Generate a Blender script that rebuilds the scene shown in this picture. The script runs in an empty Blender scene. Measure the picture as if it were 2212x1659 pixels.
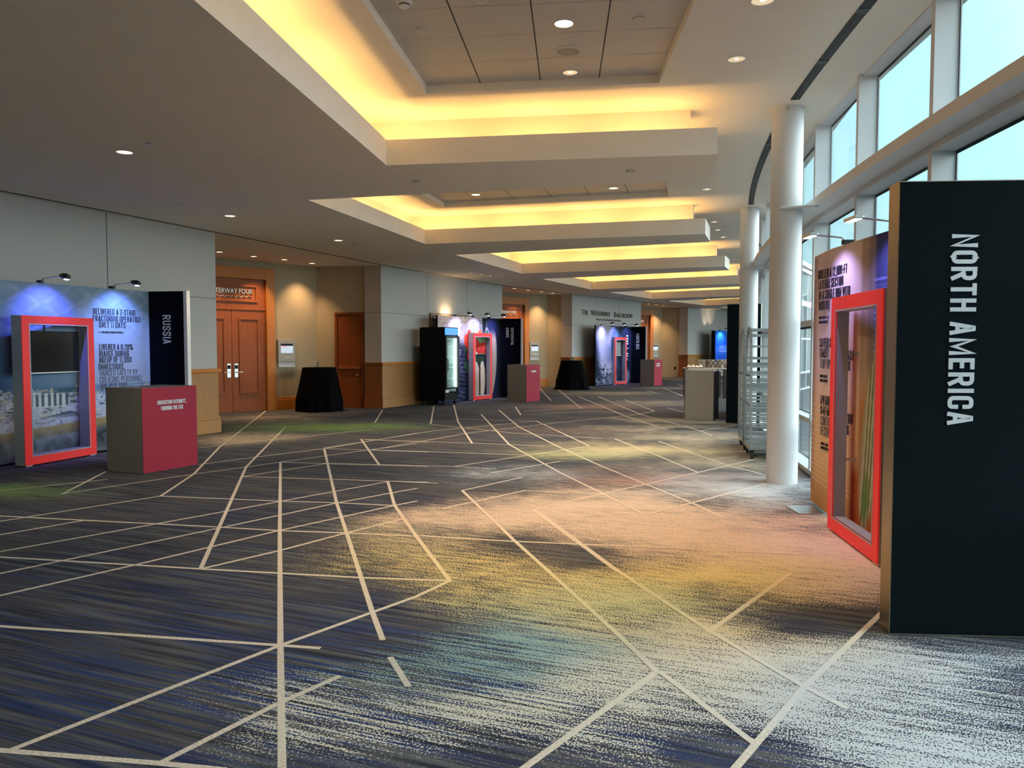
import bpy, bmesh, math, random
import numpy as np
from mathutils import Vector, Matrix

random.seed(7)
RNG = np.random.RandomState(11)
C = bpy.context.scene.collection
PI = math.pi

# ------------------------------------------------------------------ camera, sky, exposure
F, CX, CY, EYE, HORIZON = 1660.0, 1106.0, 829.5, 1.55, 750.0
PITCH = math.atan((CY - HORIZON) / F)
cam_d = bpy.data.cameras.new('camera')
cam_d.sensor_width = 36.0
cam_d.lens = 36.0 * F / 2212.0
cam_d.clip_end = 300
cam = bpy.data.objects.new('camera', cam_d)
cam.location = (0, 0, EYE)
cam.rotation_euler = (PI / 2 - PITCH, 0, 0)
C.objects.link(cam)
sc = bpy.context.scene
sc.camera = cam
sc.view_settings.view_transform = 'Standard'
sc.view_settings.look = 'None'
sc.view_settings.exposure = 0.86
sc.view_settings.gamma = 1.0
sc.view_settings.use_curve_mapping = False
sc.cycles.max_bounces = 7
sc.cycles.diffuse_bounces = 4
sc.cycles.glossy_bounces = 3
sc.cycles.transparent_max_bounces = 12
sc.cycles.sample_clamp_indirect = 4.0
sc.cycles.caustics_reflective = False
sc.cycles.caustics_refractive = False

SKY_STRENGTH = 0.87      # dull sky seen along the hall
SKY_GLOW = 4.9          # brightness added to the unseen sky at right to light the hall
USE_PORTAL = True
w = bpy.data.worlds.new('overcast_sky')
sc.world = w
w.use_nodes = True
nt = w.node_tree
nt.nodes.clear()
wo = nt.nodes.new('ShaderNodeOutputWorld')
bg = nt.nodes.new('ShaderNodeBackground')
tc = nt.nodes.new('ShaderNodeTexCoord')
sx = nt.nodes.new('ShaderNodeSeparateXYZ')
mr = nt.nodes.new('ShaderNodeMapRange')
mr.inputs[1].default_value = -0.05
mr.inputs[2].default_value = 0.55
rp = nt.nodes.new('ShaderNodeValToRGB')
rp.color_ramp.elements[0].color = (0.38, 0.60, 0.64, 1)
rp.color_ramp.elements[1].color = (0.50, 0.92, 1.06, 1)
dt = nt.nodes.new('ShaderNodeVectorMath'); dt.operation = 'DOT_PRODUCT'
gd = Vector((0.94, -0.06, 0.32)).normalized(); dt.inputs[1].default_value = gd
gm = nt.nodes.new('ShaderNodeMapRange'); gm.interpolation_type = 'SMOOTHSTEP'
gm.inputs[1].default_value = 0.50; gm.inputs[2].default_value = 1.0; gm.inputs[3].default_value = 0.0; gm.inputs[4].default_value = 1.0
mx = nt.nodes.new('ShaderNodeMix'); mx.data_type = 'RGBA'
mx.inputs[7].default_value = (SKY_GLOW * 0.88, SKY_GLOW * 0.97, SKY_GLOW, 1)
nt.links.new(tc.outputs['Generated'], sx.inputs[0])
nt.links.new(tc.outputs['Generated'], dt.inputs[0])
nt.links.new(dt.outputs['Value'], gm.inputs[0])
nt.links.new(sx.outputs[2], mr.inputs[0])
nt.links.new(mr.outputs[0], rp.inputs[0])
nt.links.new(gm.outputs[0], mx.inputs[0]); nt.links.new(rp.outputs[0], mx.inputs[6])
nt.links.new(mx.outputs[2], bg.inputs[0])
bg.inputs[1].default_value = SKY_STRENGTH
nt.links.new(bg.outputs[0], wo.inputs[0])

COVE_COLOR, COVE_POWER = (1.0, 0.58, 0.19), 4.0      # watts per metre of tube
ALCOVE_POWER = 95.0
BAY_SPOT_POWER = 130.0

# plan of the curved building: everything is laid out about this centre
CEN = Vector((56.8, 0.72))
def polar(R, deg):
    a = math.radians(deg)
    return Vector((CEN.x - R * math.cos(a), CEN.y + R * math.sin(a)))

# surveying helpers: where a sight line from the eye point meets the floor, a level or an upright plane
def sight(px, py):
    u = (px - CX) / F; v = -(py - CY) / F
    return Vector((u, math.cos(PITCH) + v * math.sin(PITCH), -math.sin(PITCH) + v * math.cos(PITCH)))
def level(px, py, h=0.0):
    r = sight(px, py); t = (h - EYE) / r.z
    return Vector((r.x * t, r.y * t, h))
def upright(P1, P2, px, py):
    P1 = Vector(P1); d = (Vector(P2) - P1); d.normalize()
    r = sight(px, py)
    det = -r.x * d.y + d.x * r.y
    t = (-P1.x * d.y + d.x * P1.y) / det
    s = (r.x * P1.y - r.y * P1.x) / det
    s = (r.x * t - P1.x) * d.x + (r.y * t - P1.y) * d.y
    return s, EYE + r.z * t

# ------------------------------------------------------------------ colours and materials
def lin(r, g=None, b=None):
    if g is None: r, g, b = r
    f = lambda c: (c / 255 / 12.92) if c / 255 <= 0.04045 else ((c / 255 + 0.055) / 1.055) ** 2.4
    return (f(r), f(g), f(b))
MATS = {}
def mat(name, col, rough=0.6, metal=0.0, emit=None, estr=0.0, noise=0.0, nscale=8.0, nvec=(1, 1, 1), col2=None, bump=0.0, coat=0.0, spec=None):
    if name in MATS: return MATS[name]
    m = bpy.data.materials.new(name); m.use_nodes = True
    t = m.node_tree; b = t.nodes['Principled BSDF']
    b.inputs['Base Color'].default_value = (*col, 1)
    b.inputs['Roughness'].default_value = rough
    b.inputs['Metallic'].default_value = metal
    if spec is not None: b.inputs['Specular IOR Level'].default_value = spec
    if coat: b.inputs['Coat Weight'].default_value = coat
    if emit:
        b.inputs['Emission Color'].default_value = (*emit, 1)
        b.inputs['Emission Strength'].default_value = estr
    if noise or bump:
        tc = t.nodes.new('ShaderNodeTexCoord'); mp = t.nodes.new('ShaderNodeMapping')
        mp.inputs['Scale'].default_value = nvec
        n = t.nodes.new('ShaderNodeTexNoise'); n.inputs['Scale'].default_value = nscale
        n.inputs['Detail'].default_value = 5
        t.links.new(tc.outputs['Object'], mp.inputs[0]); t.links.new(mp.outputs[0], n.inputs['Vector'])
        if noise:
            r = t.nodes.new('ShaderNodeValToRGB')
            c2 = col2 or tuple(c * (1 - noise) for c in col)
            r.color_ramp.elements[0].position = 0.3; r.color_ramp.elements[1].position = 0.7
            r.color_ramp.elements[0].color = (*c2, 1); r.color_ramp.elements[1].color = (*col, 1)
            t.links.new(n.outputs['Fac'], r.inputs[0]); t.links.new(r.outputs[0], b.inputs['Base Color'])
        if bump:
            bp = t.nodes.new('ShaderNodeBump'); bp.inputs['Strength'].default_value = bump
            bp.inputs['Distance'].default_value = 0.01
            t.links.new(n.outputs['Fac'], bp.inputs['Height']); t.links.new(bp.outputs[0], b.inputs['Normal'])
    MATS[name] = m
    return m

M_CEIL = mat('ceiling_paint', (0.82, 0.765, 0.675), 0.9, noise=0.04, nscale=3)
M_WHITE = mat('white_paint', (0.66, 0.67, 0.68), 0.5)
M_FABRIC_WALL = mat('wall_fabric', (0.50, 0.49, 0.46), 0.95, noise=0.06, nscale=40, bump=0.15)
M_BEIGE = mat('beige_wallpaper', (0.46, 0.37, 0.24), 0.9, noise=0.12, nscale=60, nvec=(1, 1, 0.25), bump=0.1)
M_WALL_WARM = mat('warm_lit_wall', (0.44, 0.33, 0.24), 0.9, noise=0.08, nscale=50)  # pillar faces: brown of the warm lamplight put into the wall colour
M_JOINT = mat('joint_shadow_gap', (0.05, 0.05, 0.05), 0.9)
M_MAPLE = mat('maple_wood', (0.43, 0.215, 0.075), 0.45, noise=0.22, nscale=6, nvec=(9, 9, 0.8), spec=0.3)
M_CHERRY = mat('cherry_wood', (0.36, 0.095, 0.022), 0.5, noise=0.3, nscale=5, nvec=(10, 10, 0.7), spec=0.25)
M_CASING = mat('amber_casing_wood', (0.58, 0.20, 0.03), 0.45, noise=0.2, nscale=5, nvec=(9, 9, 0.6), spec=0.3)
M_DARKWOOD = mat('red_brown_wood', (0.27, 0.066, 0.015), 0.5, noise=0.3, nscale=5, nvec=(10, 10, 0.8), spec=0.2)
M_STEEL = mat('brushed_steel', (0.62, 0.60, 0.57), 0.32, 1.0, noise=0.1, nscale=30, nvec=(1, 1, 12))
M_ALU = mat('aluminium', (0.46, 0.49, 0.48), 0.30, 1.0, noise=0.12, nscale=14)
M_BRONZE = mat('warm_metal', (0.42, 0.36, 0.28), 0.4, 1.0)
M_BLACK = mat('black_plastic', (0.005, 0.005, 0.0055), 0.5, spec=0.12)
M_BLACKMETAL = mat('black_metal', (0.015, 0.015, 0.016), 0.4, 0.3)
M_LINEN = mat('black_linen', (0.004, 0.004, 0.0045), 0.95, noise=0.3, nscale=60, spec=0.04)
M_PANEL = mat('dark_panel_fabric', (0.0060, 0.0115, 0.0145), 0.85, noise=0.25, nscale=120, bump=0.08, spec=0.06)
M_NAVY = mat('navy_panel_fabric', (0.003, 0.004, 0.009), 0.85, noise=0.2, nscale=120, spec=0.06)
M_GREY = mat('grey_laminate', (0.60, 0.59, 0.57), 0.5, noise=0.05, nscale=25)
M_SLATE = mat('grey_metal_laminate', (0.22, 0.20, 0.165), 0.5, 0.0, noise=0.08, nscale=20)
M_CRIMSON = mat('crimson_panel', (0.34, 0.016, 0.040), 0.55, noise=0.05, nscale=20, spec=0.2)
M_RED = mat('red_lit_acrylic', (0.48, 0.014, 0.013), 0.5, emit=(1.0, 0.03, 0.025), estr=0.17, noise=0.15, nscale=3)
M_LETTER_W = mat('white_letter', (0.72, 0.74, 0.76), 0.6)
M_LETTER_B = mat('black_letter', (0.012, 0.012, 0.02), 0.6)
M_LETTER_T = mat('thin_grey_letter', (0.07, 0.07, 0.09), 0.6)
M_LETTER_M = mat('metal_letter', (0.50, 0.44, 0.36), 0.35, 0.8)
M_LETTER_D = mat('dark_bronze_letter', (0.10, 0.085, 0.06), 0.45, 0.6)
M_GLASSY_BLACK = mat('dark_screen_glass', (0.012, 0.013, 0.010), 0.12)
M_LAMP = mat('lamp_glow', (0.9, 0.8, 0.6), 0.4, emit=(1.0, 0.78, 0.45), estr=1.6)
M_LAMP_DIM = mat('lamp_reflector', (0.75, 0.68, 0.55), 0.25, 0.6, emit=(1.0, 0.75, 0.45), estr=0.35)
M_LAMP_BR = mat('lamp_glow_bright', (0.9, 0.8, 0.6), 0.4, emit=(1.0, 0.83, 0.6), estr=2.4)
M_LED = mat('led_glow', (0.9, 0.9, 1), 0.4, emit=(0.75, 0.78, 1.0), estr=3.0)
M_TILE = mat('metal_ceiling_tile', (0.54, 0.53, 0.52), 0.5, 0.0, noise=0.05, nscale=2)
M_SLOT = mat('black_slot', (0.006, 0.006, 0.006), 0.6)
M_SLOTBAR = mat('slot_blade', (0.05, 0.05, 0.05), 0.5, 0.4)
M_GASKET = mat('dark_gasket', (0.02, 0.03, 0.035), 0.6)
M_PORCELAIN = mat('white_china', (0.72, 0.66, 0.58), 0.35)
M_RUBBER = mat('rubber', (0.03, 0.03, 0.03), 0.7)
M_SCREEN = mat('sign_screen', (0.3, 0.35, 0.4), 0.2, emit=(0.58, 0.74, 0.90), estr=0.36)
M_GROUND = mat('pale_terrace', (0.5, 0.52, 0.52), 0.9, noise=0.15, nscale=1.5)

def glass_mat(name, tint, refl=1.0):
    m = bpy.data.materials.new(name); m.use_nodes = True
    t = m.node_tree; t.nodes.clear()
    o = t.nodes.new('ShaderNodeOutputMaterial'); mx = t.nodes.new('ShaderNodeMixShader')
    tr = t.nodes.new('ShaderNodeBsdfTransparent'); gl = t.nodes.new('ShaderNodeBsdfGlossy')
    lw = t.nodes.new('ShaderNodeLayerWeight'); lw.inputs[0].default_value = 0.5      # facing: 0 head-on, 1 at grazing
    pw = t.nodes.new('ShaderNodeMath'); pw.operation = 'POWER'; pw.inputs[1].default_value = 5.0
    fr = t.nodes.new('ShaderNodeMath'); fr.operation = 'MULTIPLY_ADD'; fr.inputs[1].default_value = 0.9; fr.inputs[2].default_value = 0.045
    t.links.new(lw.outputs['Facing'], pw.inputs[0]); t.links.new(pw.outputs[0], fr.inputs[0])
    tr.inputs[0].default_value = (*tint, 1); gl.inputs['Roughness'].default_value = 0.02
    gl.inputs[0].default_value = (refl, refl, refl, 1)
    t.links.new(fr.outputs[0], mx.inputs[0]); t.links.new(tr.outputs[0], mx.inputs[1]); t.links.new(gl.outputs[0], mx.inputs[2])
    t.links.new(mx.outputs[0], o.inputs[0])
    return m
M_PANE = glass_mat('window_glass', (0.90, 0.97, 0.97))
M_COOLER_GLASS = glass_mat('cooler_glass', (0.86, 0.95, 0.93))
M_TUMBLER = glass_mat('tumbler_glass', (0.82, 0.82, 0.80))

def printed(name, rough=0.75):
    """fabric carrying the print stored on its mesh"""
    m = bpy.data.materials.new(name); m.use_nodes = True
    t = m.node_tree; b = t.nodes['Principled BSDF']
    a = t.nodes.new('ShaderNodeAttribute'); a.attribute_name = 'print'
    b.inputs['Roughness'].default_value = rough; b.inputs['Specular IOR Level'].default_value = 0.15
    t.links.new(a.outputs['Color'], b.inputs['Base Color'])
    return m
M_PRINT = printed('printed_fabric')

# ------------------------------------------------------------------ mesh helpers
def to_local(root, v):
    return Matrix.Rotation(-root.rotation_euler.z, 3, 'Z') @ (Vector(v) - root.location)
class MB:
    def __init__(s): s.v = []; s.f = []; s.mi = []
    def add(s, vs, fs, mi=0):
        o = len(s.v); s.v += [tuple(v) for v in vs]
        for f in fs: s.f.append([i + o for i in f]); s.mi.append(mi)
        return s
    def poly(s, pts, mi=0): return s.add(pts, [list(range(len(pts)))], mi)
    def box(s, x0, x1, y0, y1, z0, z1, mi=0):
        return s.hexa([(x0, y0), (x1, y0), (x1, y1), (x0, y1)], z0, z1, mi)
    def hexa(s, p, z0, z1, mi=0):
        n = len(p)
        vs = [(a[0], a[1], z0) for a in p] + [(a[0], a[1], z1) for a in p]
        fs = [list(range(n))[::-1], list(range(n, 2 * n))] + [[i, (i + 1) % n, n + (i + 1) % n, n + i] for i in range(n)]
        return s.add(vs, fs, mi)
    def bar(s, a, b, wd, h, mi=0, up=(0, 0, 1)):
        a = Vector(a); b = Vector(b); d = (b - a).normalized(); up = Vector(up)
        if abs(d.dot(up)) > 0.98: up = Vector((1, 0, 0))
        x = d.cross(up).normalized() * wd / 2; y = x.cross(d).normalized() * h / 2
        vs = [a - x - y, a + x - y, a + x + y, a - x + y, b - x - y, b + x - y, b + x + y, b - x + y]
        return s.add(vs, [[3, 2, 1, 0], [4, 5, 6, 7], [0, 1, 5, 4], [1, 2, 6, 5], [2, 3, 7, 6], [3, 0, 4, 7]], mi)
    def tube(s, path, r, seg=10, mi=0, caps=True):
        path = [Vector(p) for p in path]; n = len(path); vs = []; ref = None
        for i, p in enumerate(path):
            d = (path[min(i + 1, n - 1)] - path[max(i - 1, 0)]).normalized()
            if ref is None: ref = d.orthogonal().normalized()
            ref = (ref - d * ref.dot(d)).normalized(); bn = d.cross(ref)
            rr = r[i] if isinstance(r, (list, tuple)) else r
            for k in range(seg):
                a = 2 * PI * k / seg
                vs.append(p + ref * math.cos(a) * rr + bn * math.sin(a) * rr)
        fs = [[i * seg + k, i * seg + (k + 1) % seg, (i + 1) * seg + (k + 1) % seg, (i + 1) * seg + k] for i in range(n - 1) for k in range(seg)]
        if caps: fs += [list(range(seg))[::-1], [(n - 1) * seg + k for k in range(seg)]]
        return s.add(vs, fs, mi)
    def lathe(s, prof, seg=32, c=(0, 0, 0), mi=0, wob=None, caps=True):
        vs = []; rows = []; fs = []
        for r, z in prof:
            if r < 1e-6:
                rows.append([len(vs)]); vs.append((c[0], c[1], c[2] + z)); continue
            rows.append(list(range(len(vs), len(vs) + seg)))
            for k in range(seg):
                a = 2 * PI * k / seg
                rr = r if wob is None else wob(r, z, a)
                vs.append((c[0] + rr * math.cos(a), c[1] + rr * math.sin(a), c[2] + z))
        for p, q in zip(rows[:-1], rows[1:]):
            for k in range(seg):
                l = (k + 1) % seg
                if len(p) > 1 and len(q) > 1: fs.append([p[k], p[l], q[l], q[k]])
                elif len(p) > 1: fs.append([p[k], p[l], q[0]])
                elif len(q) > 1: fs.append([p[0], q[l], q[k]])
        if caps and len(rows[0]) > 1: fs.append(rows[0][::-1])
        if caps and len(rows[-1]) > 1: fs.append(list(rows[-1]))
        return s.add(vs, fs, mi)
    def build(s, name, mats, parent=None, smooth=False, bevel=0.0, world=False, kind=None, fix=True):
        me = bpy.data.meshes.new(name)
        me.from_pydata([tuple(to_local(parent, v)) for v in s.v] if (parent is not None and world) else s.v, [], s.f)
        if not isinstance(mats, (list, tuple)): mats = [mats]
        for m in mats: me.materials.append(m)
        me.polygons.foreach_set('material_index', s.mi)
        if fix:
            bm = bmesh.new(); bm.from_mesh(me); bmesh.ops.recalc_face_normals(bm, faces=bm.faces); bm.to_mesh(me); bm.free()
        if smooth:
            me.polygons.foreach_set('use_smooth', [True] * len(me.polygons))
        me.update()
        o = bpy.data.objects.new(name, me); C.objects.link(o)
        if smooth:
            me.set_sharp_from_angle(angle=math.radians(38))
        if parent is not None: o.parent = parent
        if bevel:
            b = o.modifiers.new('bevel', 'BEVEL'); b.width = bevel; b.segments = 2; b.limit_method = 'ANGLE'
        if kind: o['kind'] = kind
        return o
    def structure(s, name, mats, **k): return s.build(name, mats, kind='structure', **k)

def tag(o, label, cat, group=None):
    o['label'] = label; o['category'] = cat
    if group: o['group'] = group
    return o
def thing(name, label, cat, loc=(0, 0, 0), rotz=0.0, group=None):
    o = bpy.data.objects.new(name, None); o.empty_display_size = 0.1
    o.location = loc; o.rotation_euler = (0, 0, rotz); C.objects.link(o)
    return tag(o, label, cat, group)
def dup(root, loc, rotz, label, group=None):
    r = root.copy(); C.objects.link(r); r.location = loc; r.rotation_euler = (0, 0, rotz); r['label'] = label
    if group: r['group'] = group
    for ch in list(root.children):
        c = ch.copy(); C.objects.link(c); c.parent = r
        for g in list(ch.children):
            d = g.copy(); C.objects.link(d); d.parent = c
    return r
def light(name, kind, loc, power, col, parent=None, **k):
    l = bpy.data.lights.new(name, kind); l.energy = power; l.color = col
    for a, v in k.items(): setattr(l, a, v)
    o = bpy.data.objects.new(name, l); C.objects.link(o); o.location = loc
    if parent is not None: o.parent = parent
    return o
def aim(o, d):
    o.rotation_euler = Vector(d).to_track_quat('-Z', 'Y').to_euler()

V2 = Vector
def text_mesh(body, height, xs=0.6, bold=0.0, extrude=0.002, align='LEFT', spacing=1.0):
    cu = bpy.data.curves.new('lettering', 'FONT'); cu.body = body; cu.size = 1.0
    cu.align_x = align; cu.offset = bold; cu.extrude = 0.0; cu.space_character = spacing; cu.resolution_u = 3
    o = bpy.data.objects.new('lettering', cu); C.objects.link(o)
    bpy.context.view_layer.update()
    dg = bpy.context.evaluated_depsgraph_get()
    me = bpy.data.meshes.new_from_object(o.evaluated_get(dg))
    vs = [(v.co.x, v.co.y) for v in me.vertices]; fs = [list(p.vertices) for p in me.polygons]
    bpy.data.objects.remove(o); bpy.data.curves.remove(cu); bpy.data.meshes.remove(me)
    k = height / 0.73
    vs = [(x * k * xs, y * k) for x, y in vs]
    # give the flat letters a real thickness
    n = len(vs); V = [(x, y, 0.0) for x, y in vs] + [(x, y, extrude) for x, y in vs]
    FF = [[i for i in f] for f in fs]
    edges = {}
    for f in fs:
        for i in range(len(f)):
            e = (f[i], f[(i + 1) % len(f)])
            edges[e] = edges.get(e, 0) + 1
    side = [e for e in edges if (e[1], e[0]) not in edges]
    OUT = [[i + n for i in f] for f in fs] + [f[::-1] for f in FF] + [[a, b, b + n, a + n] for a, b in side]
    return V, OUT

def _round(pts, r, closed=False):
    """polyline with its corners rounded"""
    n = len(pts); out = []
    for i, p in enumerate(pts):
        if not closed and i in (0, n - 1): out.append(p); continue
        a, b = pts[i - 1], pts[(i + 1) % n]
        va = V2((a[0] - p[0], a[1] - p[1])); vb = V2((b[0] - p[0], b[1] - p[1]))
        k = min(r, va.length * 0.5, vb.length * 0.5); pa = V2(p) + va.normalized() * k; pb = V2(p) + vb.normalized() * k
        for j in range(6):
            f = j / 5; q = pa * (1 - f) ** 2 + V2(p) * 2 * f * (1 - f) + pb * f * f; out.append((q.x, q.y))
    return out
_G = {  # width factor, strokes in a unit box: (points, rounded?)
    'A': (1.0, [([(0, 0), (.42, 1), (.58, 1), (1, 0)], 0), ([(.2, .27), (.8, .27)], 0)]), 'B': (1, [([(0, 0), (0, 1)], 0), ([(0, 1), (1, 1), (1, .53), (0, .53)], 1), ([(0, .53), (1, .53), (1, 0), (0, 0)], 1)]),
    'C': (1, [([(1, .70), (1, 1), (0, 1), (0, 0), (1, 0), (1, .30)], 1)]), 'D': (1, [([(0, 0), (0, 1)], 0), ([(0, 1), (1, 1), (1, 0), (0, 0)], 1)]), 'E': (.86, [([(1, 1), (0, 1), (0, 0), (1, 0)], 0), ([(0, .52), (.85, .52)], 0)]),
    'F': (.82, [([(1, 1), (0, 1), (0, 0)], 0), ([(0, .50), (.85, .50)], 0)]), 'G': (1, [([(1, .70), (1, 1), (0, 1), (0, 0), (1, 0), (1, .47), (.55, .47)], 1)]), 'H': (1, [([(0, 0), (0, 1)], 0), ([(1, 0), (1, 1)], 0), ([(0, .52), (1, .52)], 0)]),
    'I': (0, [([(.5, 0), (.5, 1)], 0)]), 'J': (.8, [([(1, 1), (1, 0), (0, 0), (0, .3)], 1)]), 'K': (1, [([(0, 0), (0, 1)], 0), ([(1, 1), (0, .36)], 0), ([(.36, .58), (1, 0)], 0)]), 'L': (.8, [([(0, 1), (0, 0), (1, 0)], 0)]),
    'M': (1.32, [([(0, 0), (0, 1), (.5, .12), (1, 1), (1, 0)], 0)]), 'N': (1.02, [([(0, 0), (0, 1), (1, 0), (1, 1)], 0)]), 'O': (1, [([(0, 0), (0, 1), (1, 1), (1, 0)], 2)]), 'P': (1, [([(0, 0), (0, 1)], 0), ([(0, 1), (1, 1), (1, .45), (0, .45)], 1)]),
    'R': (1.02, [([(0, 0), (0, 1)], 0), ([(0, 1), (1, 1), (1, .47), (0, .47)], 1), ([(.50, .47), (1, 0)], 0)]), 'S': (1, [([(1, .78), (1, 1), (0, 1), (0, .57), (1, .45), (1, 0), (0, 0), (0, .22)], 1)]), 'T': (.92, [([(0, 1), (1, 1)], 0), ([(.5, 1), (.5, 0)], 0)]),
    'U': (1, [([(0, 1), (0, 0), (1, 0), (1, 1)], 1)]), 'V': (1, [([(0, 1), (.45, 0), (.55, 0), (1, 1)], 0)]), 'W': (1.5, [([(0, 1), (.24, 0), (.5, .95), (.76, 0), (1, 1)], 0)]), 'X': (1, [([(0, 0), (1, 1)], 0), ([(0, 1), (1, 0)], 0)]),
    'Y': (1, [([(0, 1), (.5, .42), (1, 1)], 0), ([(.5, .42), (.5, 0)], 0)]), 'Z': (.9, [([(0, 1), (1, 1), (0, 0), (1, 0)], 0)]), '0': (1, [([(0, 0), (0, 1), (1, 1), (1, 0)], 2)]), '1': (.55, [([(0, .80), (.7, 1), (.7, 0)], 0)]),
    '2': (.96, [([(0, .70), (0, 1), (1, 1), (1, .58), (0, .06), (0, 0), (1, 0)], 1)]), '3': (.96, [([(0, .72), (0, 1), (1, 1), (1, .53), (.4, .53)], 1), ([(.4, .53), (1, .53), (1, 0), (0, 0), (0, .28)], 1)]), '4': (1, [([(.72, 0), (.72, 1), (0, .26), (1, .26)], 0)]),
    '7': (.92, [([(0, 1), (1, 1), (.35, 0)], 0)]), '8': (1, [([(0, .53), (0, 1), (1, 1), (1, .53)], 2), ([(0, 0), (0, .53), (1, .53), (1, 0)], 2)]), '%': (1.5, [([(0, .6), (0, 1), (.33, 1), (.33, .6)], 2), ([(.67, 0), (.67, .4), (1, .4), (1, 0)], 2), ([(.22, 0), (.78, 1)], 0)]),
    '$': (1, [([(1, .72), (1, .93), (0, .93), (0, .55), (1, .47), (1, .07), (0, .07), (0, .28)], 1), ([(.5, -.06), (.5, 1.06)], 0)]), '-': (.5, [([(0, .45), (1, .45)], 0)]), '|': (0, [([(.5, -.05), (.5, 1.05)], 0)]), ',': (0, [([(.5, .02), (.5, -.14)], 0)]), '.': (0, [([(.5, 0), (.5, .02)], 0)]),
}
def stroke_text(body, height, w=0.46, wt=0.16, gap=0.11, extrude=0.002, align='LEFT'):
    V = []; FS = []; x = 0.0; nst = 0
    for ch in body:
        if ch == ' ': x += w * 0.55; continue
        wf, strokes = _G[ch]; gw = max(w * wf, wt)
        for pts, rd in strokes:
            q = [(x + wt / 2 + a * (gw - wt), wt / 2 + b * (1 - wt)) for a, b in pts]
            closed = rd == 2
            if rd: q = _round(q, 0.20, closed)
            P = [V2(p) for p in q]; n = len(P); nst += 1
            if not closed:
                P[0] = P[0] + (P[0] - P[1]).normalized() * wt / 2; P[-1] = P[-1] + (P[-1] - P[-2]).normalized() * wt / 2
            o = len(V)
            for i, p in enumerate(P):
                a = P[i - 1] if (closed or i > 0) else None; b = P[(i + 1) % n] if (closed or i < n - 1) else None
                d1 = (p - a).normalized() if a is not None else (b - p).normalized(); d2_ = (b - p).normalized() if b is not None else d1
                n1 = V2((-d1.y, d1.x)); n2 = V2((-d2_.y, d2_.x)); m = n1 + n2
                m = m.normalized() if m.length > 1e-4 else n1
                k = min(1.0 / max(m.dot(n1), 0.3), 1.9) * wt / 2
                V += [((p + m * k).x, (p + m * k).y, nst % 4), ((p - m * k).x, (p - m * k).y, nst % 4)]
            N_ = n if closed else n - 1
            for i in range(N_):
                a, b = o + 2 * i, o + 2 * ((i + 1) % n); FS.append([a + 1, b + 1, b, a])
        x += gw + gap
    tot = x - gap; nn = len(V); off = {'LEFT': 0.0, 'CENTER': -tot / 2}[align]
    top = [((a + off) * height, min(max(b, -0.2), 1.1) * height, extrude * (1 + 0.12 * lv)) for a, b, lv in V]; bot = [(a, b, -0.001) for a, b, c in top]
    sides = {}
    for f in FS:
        for i in range(4):
            e = (f[i], f[(i + 1) % 4]); sides[e] = 1
    S = [[b, a, a + nn, b + nn] for (a, b) in sides if (b, a) not in sides]
    return top + bot, FS + S

def letters(name, body, origin, xdir, ydir, height, m, parent, **k):
    """letters standing on an upright (or sloped) face: origin + x*xdir + y*ydir, proud along xdir x ydir"""
    V, FS = stroke_text(body, height, **k)
    X = Vector(xdir).normalized(); Y = Vector(ydir).normalized(); N = X.cross(Y)
    mb = MB(); mb.add([Vector(origin) + X * a + Y * b + N * c for a, b, c in V], FS)
    return mb.build(name, m, parent, world=True, fix=False)
def marks(name, rows, origin, xdir, ydir, m, parent, proud=0.002):
    """rows of short dashes: print too small to read"""
    X = Vector(xdir).normalized(); Y = Vector(ydir).normalized(); N = X.cross(Y); mb = MB(); o = Vector(origin)
    for x0, y0, length, h in rows:
        x = x0
        while x < x0 + length - 1e-4:
            wd = min(h * random.uniform(1.2, 3.5), x0 + length - x)
            a = o + X * x + Y * y0; b = a + X * wd; c = b + Y * h; d = a + Y * h
            mb.add([a, b, c, d, a + N * proud, b + N * proud, c + N * proud, d + N * proud],
                   [[4, 5, 6, 7], [0, 1, 5, 4], [1, 2, 6, 5], [2, 3, 7, 6], [3, 0, 4, 7]])
            x += wd + h * 0.5
    return mb.build(name, m, parent, world=True)

def d2(a, b):
    v = Vector((b[0] - a[0], b[1] - a[1])); return v.normalized()

# ------------------------------------------------------------------ plan of walls
ZS, ZU, ZLIP = 3.60, 4.22, 3.882
A1, B1 = Vector((-5.36, 13.97)), Vector((-3.30, 19.45))
A2, B2 = Vector((-0.33, 25.9)), Vector((2.34, 30.05))
A3, B3 = Vector((5.89, 35.2)), Vector((9.04, 39.6))
W1S = Vector((-8.3, 6.6))

# ------------------------------------------------------------------ floor: curved-hall carpet with printed clouds, a few of them painted light, and lines
def vnoise(shape, cells, seed):
    r = np.random.RandomState(seed); g = r.rand(cells[0] + 2, cells[1] + 2)
    y = np.linspace(0, cells[0], shape[0]); x = np.linspace(0, cells[1], shape[1])
    yi = np.minimum(y.astype(int), cells[0]); xi = np.minimum(x.astype(int), cells[1])
    fy = (y - yi)[:, None]; fx = (x - xi)[None, :]
    fy = fy * fy * (3 - 2 * fy); fx = fx * fx * (3 - 2 * fx)
    a = g[np.ix_(yi, xi)]; b = g[np.ix_(yi, xi + 1)]; c = g[np.ix_(yi + 1, xi)]; d = g[np.ix_(yi + 1, xi + 1)]
    return (a * (1 - fx) + b * fx) * (1 - fy) + (c * (1 - fx) + d * fx) * fy
def fbm(shape, cells, seed, octv=4):
    o = np.zeros(shape); amp = 0.5
    for k in range(octv):
        o += amp * vnoise(shape, (cells[0] * 2 ** k, cells[1] * 2 ** k), seed + k); amp *= 0.5
    return o / (1 - 0.5 ** octv)

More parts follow.
